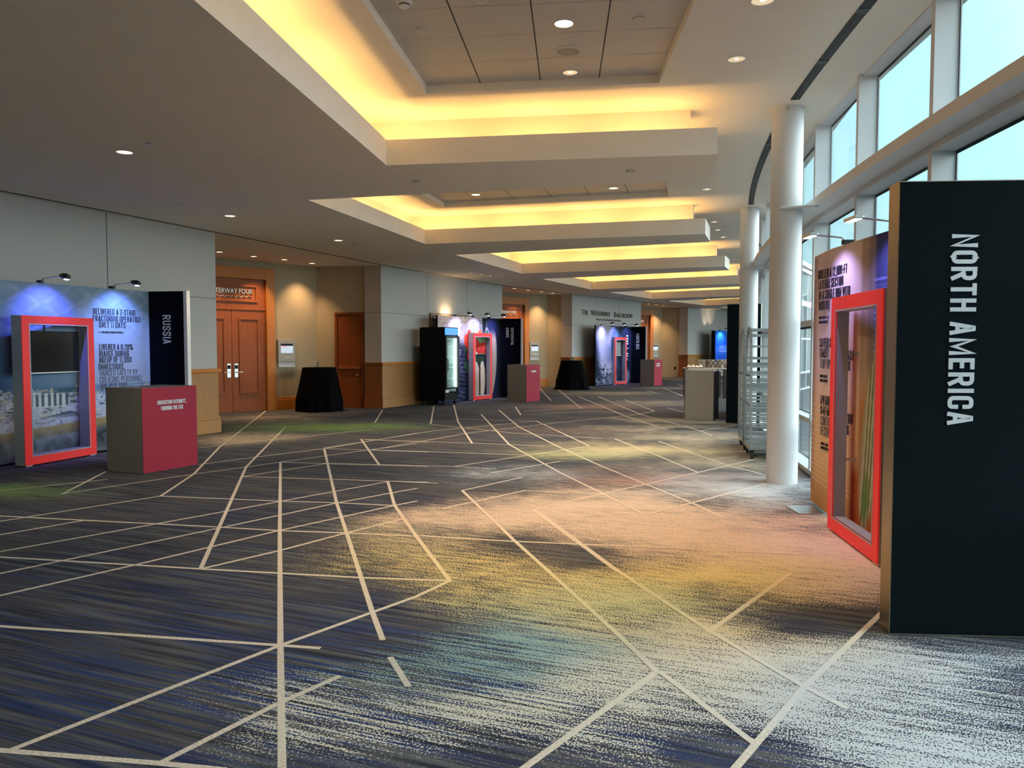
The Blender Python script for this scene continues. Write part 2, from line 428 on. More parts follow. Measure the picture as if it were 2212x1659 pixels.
GROUND_A, GROUND_B, GROUND_C, GROUND_D, NAVY_YARN = lin(48, 50, 62), lin(80, 80, 88), lin(104, 108, 108), lin(100, 96, 84), lin(32, 62, 122)
PEACH = lin(230, 202, 176); CREAM = lin(226, 205, 160); YELL = lin(238, 214, 140); PALE = lin(222, 220, 205)
COOL = lin(206, 212, 216); GREEN = lin(118, 150, 84); SAGE = lin(208, 206, 152); TEAL = lin(140, 176, 176); BEIGE = lin(204, 186, 158); ROSE = lin(196, 150, 130)
# cloud: x, y, radius across the hall, radius along it, strength, colour
CLOUDS = [
    (0.75, 7.3, 1.5, 1.1, 0.95, PEACH), (1.75, 6.6, 1.2, 1.1, 0.95, PEACH), (2.35, 5.9, 0.9, 0.8, 0.95, PEACH), (-0.2, 6.9, 0.7, 0.6, 0.5, PEACH),
    (1.3, 5.35, 1.0, 0.5, 0.95, YELL), (2.2, 5.0, 0.7, 0.35, 0.6, PEACH), (0.35, 4.75, 0.9, 0.5, 0.75, SAGE), (0.75, 4.15, 0.6, 0.4, 0.72, CREAM),
    (-0.45, 5.4, 0.8, 0.65, 0.55, YELL), (-0.9, 6.3, 0.7, 0.6, 0.3, CREAM), (1.0, 3.75, 0.75, 0.3, 0.9, PALE), (0.35, 3.45, 0.7, 0.35, 0.62, PALE), (1.75, 3.45, 0.8, 0.42, 0.9, COOL),
    (2.3, 3.6, 0.5, 0.35, 0.6, COOL), (1.75, 2.95, 0.6, 0.2, 0.6, COOL), (0.1, 4.1, 0.55, 0.35, 0.55, TEAL), (-0.35, 3.75, 0.55, 0.4, 0.5, TEAL), (-0.4, 3.3, 0.7, 0.3, 0.52, PALE),
    (-0.75, 2.95, 0.5, 0.22, 0.5, PALE), (0.2, 2.95, 0.5, 0.18, 0.5, PALE),
    (2.6, 8.4, 0.9, 1.0, 0.7, COOL), (1.6, 9.0, 1.3, 0.7, 0.6, ROSE), (2.9, 10.2, 1.0, 0.9, 0.62, BEIGE), (2.0, 11.6, 1.5, 0.9, 0.78, CREAM), (0.8, 11.0, 1.0, 0.8, 0.52, SAGE), (-0.1, 9.3, 0.9, 0.6, 0.5, COOL),  # first COOL cloud: window light put into the carpet colour
    (3.2, 13.0, 1.3, 1.0, 0.66, BEIGE), (2.6, 14.6, 1.5, 0.8, 0.62, BEIGE), (3.4, 16.2, 1.2, 0.9, 0.55, BEIGE), (-3.6, 14.9, 1.8, 1.0, 0.8, GREEN), (-4.7, 12.9, 1.1, 0.8, 0.85, BEIGE), (-5.6, 16.6, 1.5, 1.0, 0.45, BEIGE),
    (-5.5, 8.3, 0.9, 0.5, 0.8, GREEN), (1.9, 20.0, 2.0, 1.1, 0.5, ROSE), (4.1, 21.5, 1.6, 1.2, 0.5, BEIGE), (0.2, 14.3, 1.2, 0.7, 0.26, ROSE), (-1.3, 12.6, 1.2, 0.7, 0.22, ROSE),  # faint ROSE pair at the end: warm downlight pools painted into the carpet
    (3.2, 26.0, 2.2, 1.2, 0.45, BEIGE), (6.2, 29.0, 2.0, 1.4, 0.45, BEIGE), (9.0, 36.0, 2.5, 2.0, 0.4, BEIGE), (-3.0, 9.0, 1.2, 0.8, 0.10, ROSE), (-8, 4, 1.5, 1.5, 0.3, PEACH), (1.5, 0.0, 2.0, 1.5, 0.7, COOL), (-1.0, -3.0, 2.5, 1.5, 0.5, BEIGE),
]
DARKS = [(1.55, 4.35, 0.55, 0.25, 0.95), (0.15, 5.8, 0.42, 0.35, 0.55), (1.05, 5.05, 0.25, 0.2, 0.3), (0.72, 5.6, 0.25, 0.25, 0.3), (0.75, 2.95, 0.3, 0.18, 0.7), (1.1, 3.1, 0.18, 0.2, 0.6), (2.0, 7.6, 0.35, 0.3, 0.55), (1.6, 8.4, 0.5, 0.2, 0.4),
         (2.4, 12.4, 0.6, 0.25, 0.6), (3.55, 14.3, 0.7, 0.3, 0.8), (1.4, 10.2, 0.7, 0.3, 0.4), (2.7, 9.5, 0.5, 0.3, 0.5), (3.0, 17.8, 1.0, 0.4, 0.5), (2.75, 3.95, 0.5, 0.2, 0.7), (0.95, 4.55, 0.3, 0.2, 0.25)]
BLUES = [(-0.5, 3.4, 1.2, 0.7, 1.0), (0.0, 4.1, 0.6, 0.4, 0.8), (-1.6, 3.6, 1.3, 0.9, 0.75), (-2.4, 4.6, 1.6, 1.0, 0.5), (1.2, 2.95, 0.7, 0.25, 0.8), (-3, 7, 3, 1.5, 0.25), (-0.6, 7.9, 1.5, 0.6, 0.2), (2.6, 3.4, 0.6, 0.5, 0.5)]

def make_floor():
    xs = np.concatenate([np.arange(-13, -7.5, 0.5), np.arange(-7.5, 5.5, 0.11), np.arange(5.5, 24, 0.5)])
    ys = np.concatenate([np.arange(-10, 2.2, 0.5), np.arange(2.2, 9, 0.075), np.arange(9, 18, 0.14), np.arange(18, 50, 0.4)])
    X, Y = np.meshgrid(xs, ys); shp = X.shape
    def field(X, Y):
        shp = X.shape
        def nz(scale_x, scale_y, seed):     # smooth value noise sampled at world positions
            r = np.random.RandomState(seed); g = r.rand(64, 64)
            u = X * scale_x + 200; v = Y * scale_y + 200
            i = np.floor(v).astype(int); j = np.floor(u).astype(int); fy = v - i; fx = u - j
            fy = fy * fy * (3 - 2 * fy); fx = fx * fx * (3 - 2 * fx)
            q = lambda a, b: g[a % 64, b % 64]
            return (q(i, j) * (1 - fx) + q(i, j + 1) * fx) * (1 - fy) + (q(i + 1, j) * (1 - fx) + q(i + 1, j + 1) * fx) * fy - 0.5
        wx = X + 0.7 * nz(0.9, 0.9, 1) + 0.5 * nz(2.3, 2.6, 2); wy = Y + 0.45 * nz(0.9, 1.1, 3) + 0.3 * nz(2.0, 3.1, 4)
        D = np.zeros(shp); W = np.full(shp, 1e-3); COL = np.zeros(shp + (3,)) + np.array(BEIGE) * 1e-3
        for cx, cy, rx, ry, s, c in CLOUDS:
            g = np.exp(-(((wx - cx) / rx) ** 2 + ((wy - cy) / ry) ** 2))
            D = 1 - (1 - D) * (1 - s * g); W += s * g ** 1.5; COL += (s * g ** 1.5)[..., None] * np.array(c)
        for cx, cy, rx, ry, s in DARKS:
            g = np.exp(-(((wx - cx) / rx) ** 2 + ((wy - cy) / ry) ** 2) ** 1.5); D *= 1 - s * g
        D += 0.22 * nz(1.6, 2.8, 5) * (D > 0.02) + 0.18 * nz(4, 7, 6) * D
        B = np.zeros(shp)
        for cx, cy, rx, ry, s in BLUES:
            B = 1 - (1 - B) * (1 - s * np.exp(-(((wx - cx) / rx) ** 2 + ((wy - cy) / ry) ** 2)))
        return np.clip(D * 0.86, 0, 1), COL / W[..., None], B
    D, COL, B = field(X, Y); nx = len(xs)
    mb = MB()
    mb.v = [(float(x), float(y), 0.0) for x, y in zip(X.ravel(), Y.ravel())]
    for j in range(len(ys) - 1):
        for i in range(nx - 1):
            a = j * nx + i; mb.f.append([a, a + 1, a + nx + 1, a + nx]); mb.mi.append(0)
    n0 = len(mb.v)
    # woven lines of the carpet: each a strip lying on the pile
    zz = [0.0010]
    def strip(p, q, wd=0.032):
        zz[0] += 0.00001
        a = level(*p); b = level(*q); d = (b - a)
        if d.length < 1e-3: return
        d.normalize(); n = Vector((-d.y, d.x, 0)) * wd / 2
        a = a - d * wd * 0.3; b = b + d * wd * 0.3
        k = max(1, int((b - a).length / 0.25)); vs = []
        for i in range(k + 1):
            c = a.lerp(b, i / k); c.z = zz[0]; vs += [c - n, c + n]
        mb.add(vs, [[2 * i, 2 * i + 2, 2 * i + 3, 2 * i + 1] for i in range(k)], 1)
    tA = lambda c: (c[0] / 2.0767, 860 + c[1] / 2.0767)
    tB = lambda c: (300 + c[0] / 3.687, 780 + c[1] / 3.687)
    tC = lambda c: (900 + c[0] / 1.686, 1100 + c[1] / 1.686)
    tD = lambda c: (700 + c[0] / 2.212, 800 + c[1] / 2.212)
    for tr, lines in ((tA, [
        [(-60, 526), (970, 578), (1255, 595), (1555, 605), (1840, 618)], [(-60, 562), (720, 440)], [(720, 440), (870, 340), (985, 220), (1195, 55)], [(720, 440), (1250, 462), (1515, 470), (1765, 482)],
        [(280, 430), (840, 345), (1258, 288)], [(280, 430), (475, 330)], [(-40, 420), (480, 365)], [(900, 766), (1085, 352), (1105, 308), (1280, 130)],
        [(1258, 288), (1255, 600), (1258, 1110), (1265, 1659)], [(1455, 230), (1510, 470), (1555, 605), (1670, 960), (1716, 1083)], [(1752, 1165), (1830, 1290)],
        [(1620, 185), (1700, 298)], [(1740, 375), (1770, 481), (1869, 622), (2018, 820)], [(-60, 624), (370, 550)], [(-60, 700), (715, 562), (1250, 465), (1740, 375)],
        [(-60, 800), (1000, 580), (1515, 470), (1869, 405)], [(-60, 900), (610, 748), (1250, 595), (1770, 482), (1869, 462)], [(905, 766), (1260, 683), (1555, 605), (1815, 540)],
        [(-60, 710), (905, 767), (1600, 805), (2018, 820)], [(-60, 1020), (1258, 1110), (1430, 1122)], [(60, 1575), (1258, 1110), (1440, 1045), (1869, 890), (2018, 820)],
        [(-60, 1576), (720, 1640), (1000, 1668)], [(715, 1640), (1250, 1370), (1520, 1250)]]),
        (tB, [[(1130, 805), (1800, 712), (2212, 660)], [(480, 825), (930, 765), (1480, 697), (2212, 575)], [(825, 920), (1490, 818)], [(825, 920), (1990, 957), (2300, 965)], [(1130, 805), (1500, 818), (2300, 838)],
              [(1490, 697), (2300, 725)], [(1765, 625), (2300, 650)], [(480, 690), (960, 640), (1860, 545)], [(680, 665), (1170, 610)], [(1940, 390), (1880, 490)]]),
        (tC, [[(360, 118), (715, 440)], [(430, 0), (740, 230), (1060, 440), (1400, 640), (1560, 722)], [(1360, 235), (1060, 450)], [(875, 592), (390, 945)], [(1700, 372), (1410, 650), (1160, 945)],
              [(885, 592), (1225, 850)], [(360, 118), (900, 140), (1400, 165)], [(-10, 96), (360, 118)], [(715, 440), (875, 592)]]),
        (tD, [[(750, 210), (885, 355), (1130, 490), (1330, 588), (1530, 690)], [(835, 190), (930, 270), (1130, 370), (1330, 460), (1540, 545), (1760, 635), (1900, 700)], [(1015, 243), (1265, 360)], [(1390, 328), (1600, 410), (1790, 490)],
              [(1600, 340), (1930, 455), (2090, 495)], [(2090, 418), (1780, 490), (1330, 590), (1000, 665)], [(2120, 540), (1540, 690)], [(620, 460), (965, 408), (1265, 362)], [(0, 445), (620, 460), (820, 470)],
              [(0, 372), (520, 290), (1015, 243)], [(525, 170), (510, 255)], [(620, 165), (640, 245), (708, 350)], [(915, 175), (940, 213)], [(1030, 85), (1085, 145)], [(1115, 90), (1230, 183)], [(1215, 125), (1430, 215), (1640, 285)],
              [(1310, 125), (1515, 212), (1800, 290), (1855, 312)], [(1435, 140), (1578, 195)], [(230, 380), (690, 300), (1120, 250), (1500, 212), (1578, 195)], [(230, 380), (960, 405)], [(200, 330), (700, 348), (1050, 362)],
              [(915, 820), (660, 575)], [(660, 575), (945, 512)], [(570, 660), (960, 575), (1330, 590)], [(300, 530), (540, 540)], [(500, 257), (900, 300), (1330, 325)], [(640, 233), (1020, 243)], [(1000, 670), (1400, 960)],
              [(800, 490), (1130, 435)], [(1050, 205), (1300, 195), (1500, 212)], [(960, 195), (1250, 180)], [(1690, 265), (1970, 265)], [(1640, 180), (1720, 200)], [(1790, 290), (1990, 262)], [(1540, 95), (1590, 110)], [(1620, 85), (1720, 125)], [(1690, 65), (1720, 78)], [(1360, 225), (1600, 262)]])):
        for ln in lines:
            for p, q in zip(ln[:-1], ln[1:]): strip(tr(p), tr(q))
    o = mb.structure('floor', [carpet_mat(), line_mat()], fix=False)
    me = o.data; n = len(me.vertices)
    cl = np.zeros((n, 4), np.float32); cl[:, 3] = 1
    P = np.array([v[:2] for v in mb.v[n0:]]); d_, c_, b_ = field(P[:, 0], P[:, 1]); cl[n0:, :3] = c_; cl[n0:, 3] = d_
    cl[:n0, :3] = COL.reshape(-1, 3); cl[:n0, 3] = D.ravel()
    bl = np.zeros((n, 4), np.float32); bl[:n0, 0] = B.ravel(); bl[:, 3] = 1
    a = me.color_attributes.new('cloud', 'FLOAT_COLOR', 'POINT'); a.data.foreach_set('color', cl.ravel())
    a = me.color_attributes.new('indigo', 'FLOAT_COLOR', 'POINT'); a.data.foreach_set('color', bl.ravel())

YARN = math.radians(-22)      # the loops run in straight rows, slanting across the hall
def yarn_coords(t):
    tc = t.nodes.new('ShaderNodeTexCoord'); out = []
    for d in ((math.cos(YARN), math.sin(YARN), 0), (-math.sin(YARN), math.cos(YARN), 0)):
        dp = t.nodes.new('ShaderNodeVectorMath'); dp.operation = 'DOT_PRODUCT'; dp.inputs[1].default_value = d
        t.links.new(tc.outputs['Object'], dp.inputs[0]); out.append(dp.outputs['Value'])
    return out
def yarn_noise(t, r, s, fr, fs, detail=2):
    a = t.nodes.new('ShaderNodeMath'); a.operation = 'MULTIPLY'; a.inputs[1].default_value = fr; t.links.new(r, a.inputs[0])
    b = t.nodes.new('ShaderNodeMath'); b.operation = 'MULTIPLY'; b.inputs[1].default_value = fs; t.links.new(s, b.inputs[0])
    cb = t.nodes.new('ShaderNodeCombineXYZ'); t.links.new(a.outputs[0], cb.inputs[0]); t.links.new(b.outputs[0], cb.inputs[1])
    n = t.nodes.new('ShaderNodeTexNoise'); n.inputs['Scale'].default_value = 1.0; n.inputs['Detail'].default_value = detail
    t.links.new(cb.outputs[0], n.inputs['Vector'])
    return n.outputs['Fac']
def mathn(t, op, a, b=None, clamp=False):
    m = t.nodes.new('ShaderNodeMath'); m.operation = op; m.use_clamp = clamp
    for i, v in enumerate((a, b)):
        if v is None: continue
        if isinstance(v, (int, float)): m.inputs[i].default_value = v
        else: t.links.new(v, m.inputs[i])
    return m.outputs[0]
def mixc(t, f, a, b):
    m = t.nodes.new('ShaderNodeMix'); m.data_type = 'RGBA'
    for i, v in ((0, f), (6, a), (7, b)):
        if isinstance(v, (int, float)): m.inputs[i].default_value = v
        elif isinstance(v, tuple): m.inputs[i].default_value = (*v, 1)
        else: t.links.new(v, m.inputs[i])
    return m.outputs[2]
def carpet_mat():
    m = bpy.data.materials.new('printed_carpet'); m.use_nodes = True
    t = m.node_tree; b = t.nodes['Principled BSDF']; b.inputs['Roughness'].default_value = 0.95
    b.inputs['Specular IOR Level'].default_value = 0.15
    r, s = yarn_coords(t)
    streak = yarn_noise(t, r, s, 1.1, 58, 2)
    streak2 = yarn_noise(t, r, s, 1.1, 36, 2)
    tone = yarn_noise(t, r, s, 0.9, 21, 3)
    speck = yarn_noise(t, r, s, 140, 80, 1)
    mid = yarn_noise(t, r, s, 5, 21, 3)
    broad = yarn_noise(t, r, s, 0.9, 2.6, 3)
    at = t.nodes.new('ShaderNodeAttribute'); at.attribute_name = 'cloud'
    ab = t.nodes.new('ShaderNodeAttribute'); ab.attribute_name = 'indigo'
    sb = t.nodes.new('ShaderNodeSeparateColor'); t.links.new(ab.outputs['Color'], sb.inputs[0]); blue = sb.outputs[0]
    def step(v, c, k): return mathn(t, 'ADD', mathn(t, 'MULTIPLY', mathn(t, 'SUBTRACT', v, c), k), 0.5, True)
    # dark ground: charcoal, slate, olive and navy rows
    ground = mixc(t, step(streak, 0.5, 8), GROUND_A, GROUND_B)
    ground = mixc(t, mathn(t, 'MULTIPLY', step(tone, 0.56, 8), 0.75), ground, GROUND_C)
    ground = mixc(t, mathn(t, 'MULTIPLY', step(broad, 0.55, 5), 0.35), ground, GROUND_D)
    ground = mixc(t, mathn(t, 'MULTIPLY', mathn(t, 'MULTIPLY', blue, step(streak2, 0.53, 7)), 0.85), ground, NAVY_YARN)
    # cloud cover: single tufts, thinning out at the edges; near the indigo area it breaks into rows
    k = mathn(t, 'ADD', at.outputs['Alpha'], mathn(t, 'MULTIPLY', mathn(t, 'SUBTRACT', mid, 0.5), 0.9))
    k = mathn(t, 'ADD', k, mathn(t, 'MULTIPLY', mathn(t, 'SUBTRACT', speck, 0.5), 2.4))
    k = mathn(t, 'ADD', k, mathn(t, 'MULTIPLY', mathn(t, 'SUBTRACT', streak, 0.5), mathn(t, 'ADD', mathn(t, 'MULTIPLY', blue, 2.2), 0.3)))
    k = step(k, 0.50, 4.0)
    k = mathn(t, 'MULTIPLY', k, mathn(t, 'MULTIPLY', at.outputs['Alpha'], 3.5, True))
    col = mixc(t, mathn(t, 'MULTIPLY', k, 0.95), ground, at.outputs['Color'])
    t.links.new(col, b.inputs['Base Color'])
    bp = t.nodes.new('ShaderNodeBump'); bp.inputs['Strength'].default_value = 0.25; bp.inputs['Distance'].default_value = 0.004
    t.links.new(speck, bp.inputs['Height']); t.links.new(bp.outputs[0], b.inputs['Normal'])
    return m
def line_mat():
    m = bpy.data.materials.new('carpet_line_yarn'); m.use_nodes = True
    t = m.node_tree; b = t.nodes['Principled BSDF']; b.inputs['Roughness'].default_value = 0.95
    b.inputs['Specular IOR Level'].default_value = 0.15
    r, s = yarn_coords(t)
    speck = yarn_noise(t, r, s, 60, 110, 1)
    at = t.nodes.new('ShaderNodeAttribute'); at.attribute_name = 'cloud'
    col = mixc(t, mathn(t, 'MULTIPLY', mathn(t, 'SUBTRACT', speck, 0.3), 2.5, True), lin(196, 186, 172), lin(246, 232, 212))
    col = mixc(t, mathn(t, 'MULTIPLY', at.outputs['Alpha'], 1.2, True), col, at.outputs['Color'])
    t.links.new(col, b.inputs['Base Color'])
    return m
make_floor()

# ------------------------------------------------------------------ ceiling: low soffit with fingers, lit troughs, high ceiling with tiled recesses
# lip line of the low soffit, walked so that the soffit is on its left-hand side
FING = [  # front left, front right, back right, back left of every finger
    (V2((-2.02, 2.86)), V2((1.86, 2.72)), V2((1.96, 3.98)), V2((-1.93, 4.2))),
    (V2((-1.415, 8.777)), V2((2.185, 8.278)), V2((2.432, 9.52)), V2((-2.846, 10.824))),
    (V2((-1.73, 15.393)), V2((3.502, 14.037)), V2((3.858, 15.084)), V2((-1.256, 17.212))),
    (V2((0.271, 21.55)), V2((5.411, 19.656)), V2((5.798, 20.608)), V2((0.92, 23.254))),
    (V2((2.827, 27.494)), V2((7.42, 24.94)), V2((7.98, 25.95)), V2((3.634, 28.857))),
    (V2((5.968, 32.83)), V2((9.9, 30.2)), V2((10.55, 31.2)), V2((6.916, 34.206))),
    (V2((9.57, 38.0)), V2((13.0, 35.0)), V2((13.75, 35.9)), V2((10.6, 39.4))),
]
LIP = [V2((1.8, -9.2)), V2((1.8, -2.3)), V2((-2.0, -2.2))]
OFF = [0.27, 0.476, 0.476]
for a, b, c, d in FING: LIP += [a, b, c, d]; OFF += [0.476, 0.27, 0.476, 0.476]
LIP.append(V2((13.2, 43.4)))
OFF = OFF[:len(LIP) - 1]
def offset_line(pts, offs):
    segs = []
    for i in range(len(pts) - 1):
        d = (pts[i + 1] - pts[i]).normalized(); n = V2((-d.y, d.x))     # left of travel = into the soffit
        segs.append((pts[i] + n * offs[i], d))
    out = [segs[0][0]]
    for (p, d), (q, e) in zip(segs[:-1], segs[1:]):
        den = d.x * e.y - d.y * e.x
        if abs(den) < 1e-3: out.append(q); continue
        t = ((q.x - p.x) * e.y - (q.y - p.y) * e.x) / den; out.append(p + d * t)
    p, d = segs[-1]; out.append(p + d * (pts[-1] - pts[-2]).length)
    return out
CORE = offset_line(LIP, OFF)
LIPIN = offset_line(LIP, [0.035] * len(OFF))
v3 = lambda p, z: (p[0], p[1], z)

def ceilings():
    mb = MB()   # low soffit: the strip along the doors and the fingers, as one plastered surface
    left = [V2((-12, -9.2)), V2((-12, -2.2)), V2((-12, 2.86)), V2((-12, 4.2)), V2((-12, 8.777)), V2((-12, 11.6)), V2((-11, 17.5)), V2((-10, 19.5)), V2((-8, 22)), V2((-6, 26)), V2((-3, 31)), V2((-1.5, 33)), V2((2, 37)), V2((3, 38.5)), V2((5, 43)), V2((6, 45)), V2((9, 50))]
    right = [V2((1.8, -9.2)), V2((-2.0, -2.2))]
    for a, b, c, d in FING: right += [a, d]
    right.append(V2((13.2, 43.4)))
    for i in range(len(right) - 1):
        mb.poly([v3(left[i], ZS), v3(right[i], ZS), v3(right[i + 1], ZS), v3(left[i + 1], ZS)])
    mb.poly([v3(V2((1.8, -9.2)), ZS), v3(V2((1.8, -2.3)), ZS), v3(V2((-2.0, -2.2)), ZS)])
    for a, b, c, d in FING: mb.poly([v3(a, ZS), v3(b, ZS), v3(c, ZS), v3(d, ZS)])
    n = len(LIP)
    for i in range(n - 1):      # lip face, its top, its back, trough floor, core wall
        a, b = LIP[i], LIP[i + 1]; ai, bi = LIPIN[i], LIPIN[i + 1]; ac, bc = CORE[i], CORE[i + 1]
        mb.poly([v3(a, ZS), v3(b, ZS), v3(b, ZLIP), v3(a, ZLIP)])
        mb.poly([v3(a, ZLIP), v3(b, ZLIP), v3(bi, ZLIP), v3(ai, ZLIP)])
        mb.poly([v3(ai, ZLIP), v3(bi, ZLIP), v3(bi, 3.66), v3(ai, 3.66)])
        mb.poly([v3(ai, 3.66), v3(bi, 3.66), v3(bc, 3.66), v3(ac, 3.66)])
        mb.poly([v3(ac, 3.66), v3(bc, 3.66), v3(bc, ZU), v3(ac, ZU)])
    mb.structure('ceiling', M_CEIL, fix=False)
    # high ceiling, ring by ring about each tiled recess
    mb = MB(); tiles = MB()
    RW = 53.62
    def ring(reg, rec):
        for i in range(4):
            j = (i + 1) % 4
            mb.poly([v3(reg[i], ZU), v3(reg[j], ZU), v3(rec[j], ZU), v3(rec[i], ZU)])
            mb.poly([v3(rec[i], ZU), v3(rec[j], ZU), v3(rec[j], ZU + 0.085), v3(rec[i], ZU + 0.085)])
    def tiled(rec, cols):
        z = ZU + 0.085; nl, nr, fr, fl = rec
        tiles.poly([v3(p, z) for p in rec], 0)
        for k in range(1, cols):
            f = k / cols - (0.01 if k == 1 else 0); a = nl.lerp(nr, f); b = fl.lerp(fr, f); x = d2(nl, nr) * 0.006
            tiles.poly([v3(a - x, z - 0.002), v3(a + x, z - 0.002), v3(b + x, z - 0.002), v3(b - x, z - 0.002)], 1)
        L = (fl - nl).length; m = max(2, round(L / 0.56))
        for k in range(1, m):
            a = nl.lerp(fl, k / m); b = nr.lerp(fr, k / m); y = d2(nl, fl) * 0.0022
            tiles.poly([v3(a - y, z - 0.0015), v3(b - y, z - 0.0015), v3(b + y, z - 0.0015), v3(a + y, z - 0.0015)], 2)
    def atR(p, q, R):   # where the line p->q, run on, meets the window curve
        d = (q - p).normalized(); o = p - CEN; b = o.dot(d); c = o.length_squared - R * R
        return p + d * (-b - math.sqrt(max(b * b - c, 0)))
    mids = []
    allf = [(None, None, V2((1.8, -2.3)), V2((-2.0, -2.2)))] + FING
    for k, (a, b, c, d) in enumerate(allf):
        if a is None: l, r = V2((-3, -9.4)), V2((2.2, -9.4))
        else: l, r = a.lerp(d, 0.5), b.lerp(c, 0.5)
        di = (r - l).normalized()
        mids.append((l - di * 1.0, atR(l, r, RW)))
    RECS = []
    for k in range(1, len(allf)):
        pa, pb, pc, pd = allf[k - 1]; a, b, c, d = allf[k]
        u = (b - a).normalized(); n = V2((u.y, -u.x))
        u0 = (pc - pd).normalized(); n0 = V2((-u0.y, u0.x))
        e = 0.60; gl = 0.46
        fl = a + u * 0.58 + n * gl; fr = b - u * 0.64 + n * gl
        nl = pd + u0 * 0.58 + n0 * gl; nr = pc - u0 * 0.64 + n0 * gl
        rec = [nl, nr, fr, fl]; RECS.append(rec)
        ring([mids[k - 1][0], mids[k - 1][1], mids[k][1], mids[k][0]], rec); tiled(rec, 4 if k == 2 else 6)
    l, r = mids[-1]
    mb.poly([v3(l, ZU), v3(r, ZU), v3(V2((23, 43)), ZU), v3(V2((11, 51)), ZU)])
    mb.structure('ceiling', M_CEIL, fix=False)
    tiles.structure('ceiling', [M_TILE, M_JOINT, mat('tile_seam', (0.2, 0.18, 0.15), 0.6)], fix=False)
    # roof slab over everything keeps the sky out
    roof = MB()
    for k in range(20):
        a, b = -13 + 63 * k / 20, -13 + 63 * (k + 1) / 20
        roof.hexa([tuple(polar(R, x)) for R, x in ((72, a), (72, b), (53.58, b), (53.58, a))], 4.45, 4.6)
    roof.structure('ceiling', M_CEIL)
    # dark reveal groove along the doors
    g = MB(); P = [V2((-8.15, 6.5)), A1 + V2((0.12, -0.05)), B1 + V2((0.12, -0.05)), A2 + V2((0.12, -0.08)), B2 + V2((0.12, -0.1)), A3 + V2((0.1, -0.12)), B3 + V2((0.1, -0.12)), V2((13.6, 45.2))]
    for a, b in zip(P[:-1], P[1:]):
        g.bar(v3(a, ZS - 0.002), v3(b, ZS - 0.002), 0.045, 0.008)
    g.structure('trim_1', M_SLOT)
    return RECS
RECS = ceilings()

# cove tubes in the troughs
def cove_lights():
    for i in range(len(LIP) - 1):
        a, b = LIP[i].lerp(CORE[i], 0.5), LIP[i + 1].lerp(CORE[i + 1], 0.5)
        if OFF[i] < 0.3 and i > 0: continue
        if i == 0 or b.y > 42: continue
        L = (b - a).length; d = (b - a).normalized(); n = max(1, round(L / 1.45)); step = L / n
        a0, b0 = LIP[i], LIP[i + 1]; nn = V2((-(b0 - a0).y, (b0 - a0).x)).normalized()
        for k in range(n):
            c = a + d * (step * (k + 0.5))
            ln = step * 0.80
            o = light('cove_light', 'AREA', (c.x, c.y, 3.70), COVE_POWER * ln, COVE_COLOR, shape='RECTANGLE', size=ln, size_y=0.05)
            o.rotation_euler = (PI, 0, -math.atan2(d.y, d.x))
            M = Matrix(((d.x, -d.y, 0), (d.y, d.x, 0), (0, 0, 1))).to_4x4() @ Matrix.Rotation(PI, 4, 'X')
            o.rotation_euler = M.to_euler()
cove_lights()

# ------------------------------------------------------------------ door-side walls
def wall_run(n, P, Q, joints=(), wains=True, upper=M_FABRIC_WALL, wood=M_MAPLE, th=0.12, side='left', hj=True):
    """upright wall from P to Q (left to right as seen from the hall) with wood wainscot, cap rail and plinth"""
    P, Q = V2(P), V2(Q); d = (Q - P).normalized(); nrm = V2((d.y, -d.x))     # toward the hall
    L = (Q - P).length
    def slab(s0, s1, off0, off1, z0, z1):
        a = P + d * s0; b = P + d * s1
        return [a + nrm * off1, b + nrm * off1, b + nrm * off0, a + nrm * off0], z0, z1
    mb = MB(); p, z0, z1 = slab(0, L, -th, 0, 1.08 if wains else 0.0, ZS + 0.02); mb.hexa(p, z0, z1, 0)
    for s in joints:
        p, z0, z1 = slab(s - 0.006, s + 0.006, 0.0, 0.0012, 1.17, ZS); mb.hexa(p, z0, z1, 1)
    if hj:
        p, z0, z1 = slab(0, L, 0.0, 0.001, 2.422, 2.430); mb.hexa(p, z0, z1, 1)
    mb.structure('wall_' + side, [upper, M_JOINT if wains else M_JOINT])
    if wains:
        e = 0.03
        mb = MB(); mb.hexa(*slab(0, L, -th, 0.02, 0.0, 1.10))
        for s in joints: mb.hexa(*slab(s - 0.004, s + 0.004, 0.02, 0.0215, 0.33, 1.09), 1)
        mb.structure('trim_%d' % n, [wood, M_JOINT])
        mb = MB(); mb.hexa(*slab(-e, L + e, -0.02, 0.06, 1.10, 1.165)); mb.hexa(*slab(-e * 0.5, L + e * 0.5, -0.02, 0.045, 1.085, 1.10))
        mb.structure('trim_%d' % n, M_DARKWOOD if wood is M_DARKWOOD else M_CASING, bevel=0.012)
        mb = MB(); mb.hexa(*slab(-e, L + e, -0.02, 0.05, 0.0, 0.24)); mb.hexa(*slab(-e * 0.6, L + e * 0.6, -0.02, 0.038, 0.24, 0.30))
        mb.structure('baseboard_' + side, wood, bevel=0.01)

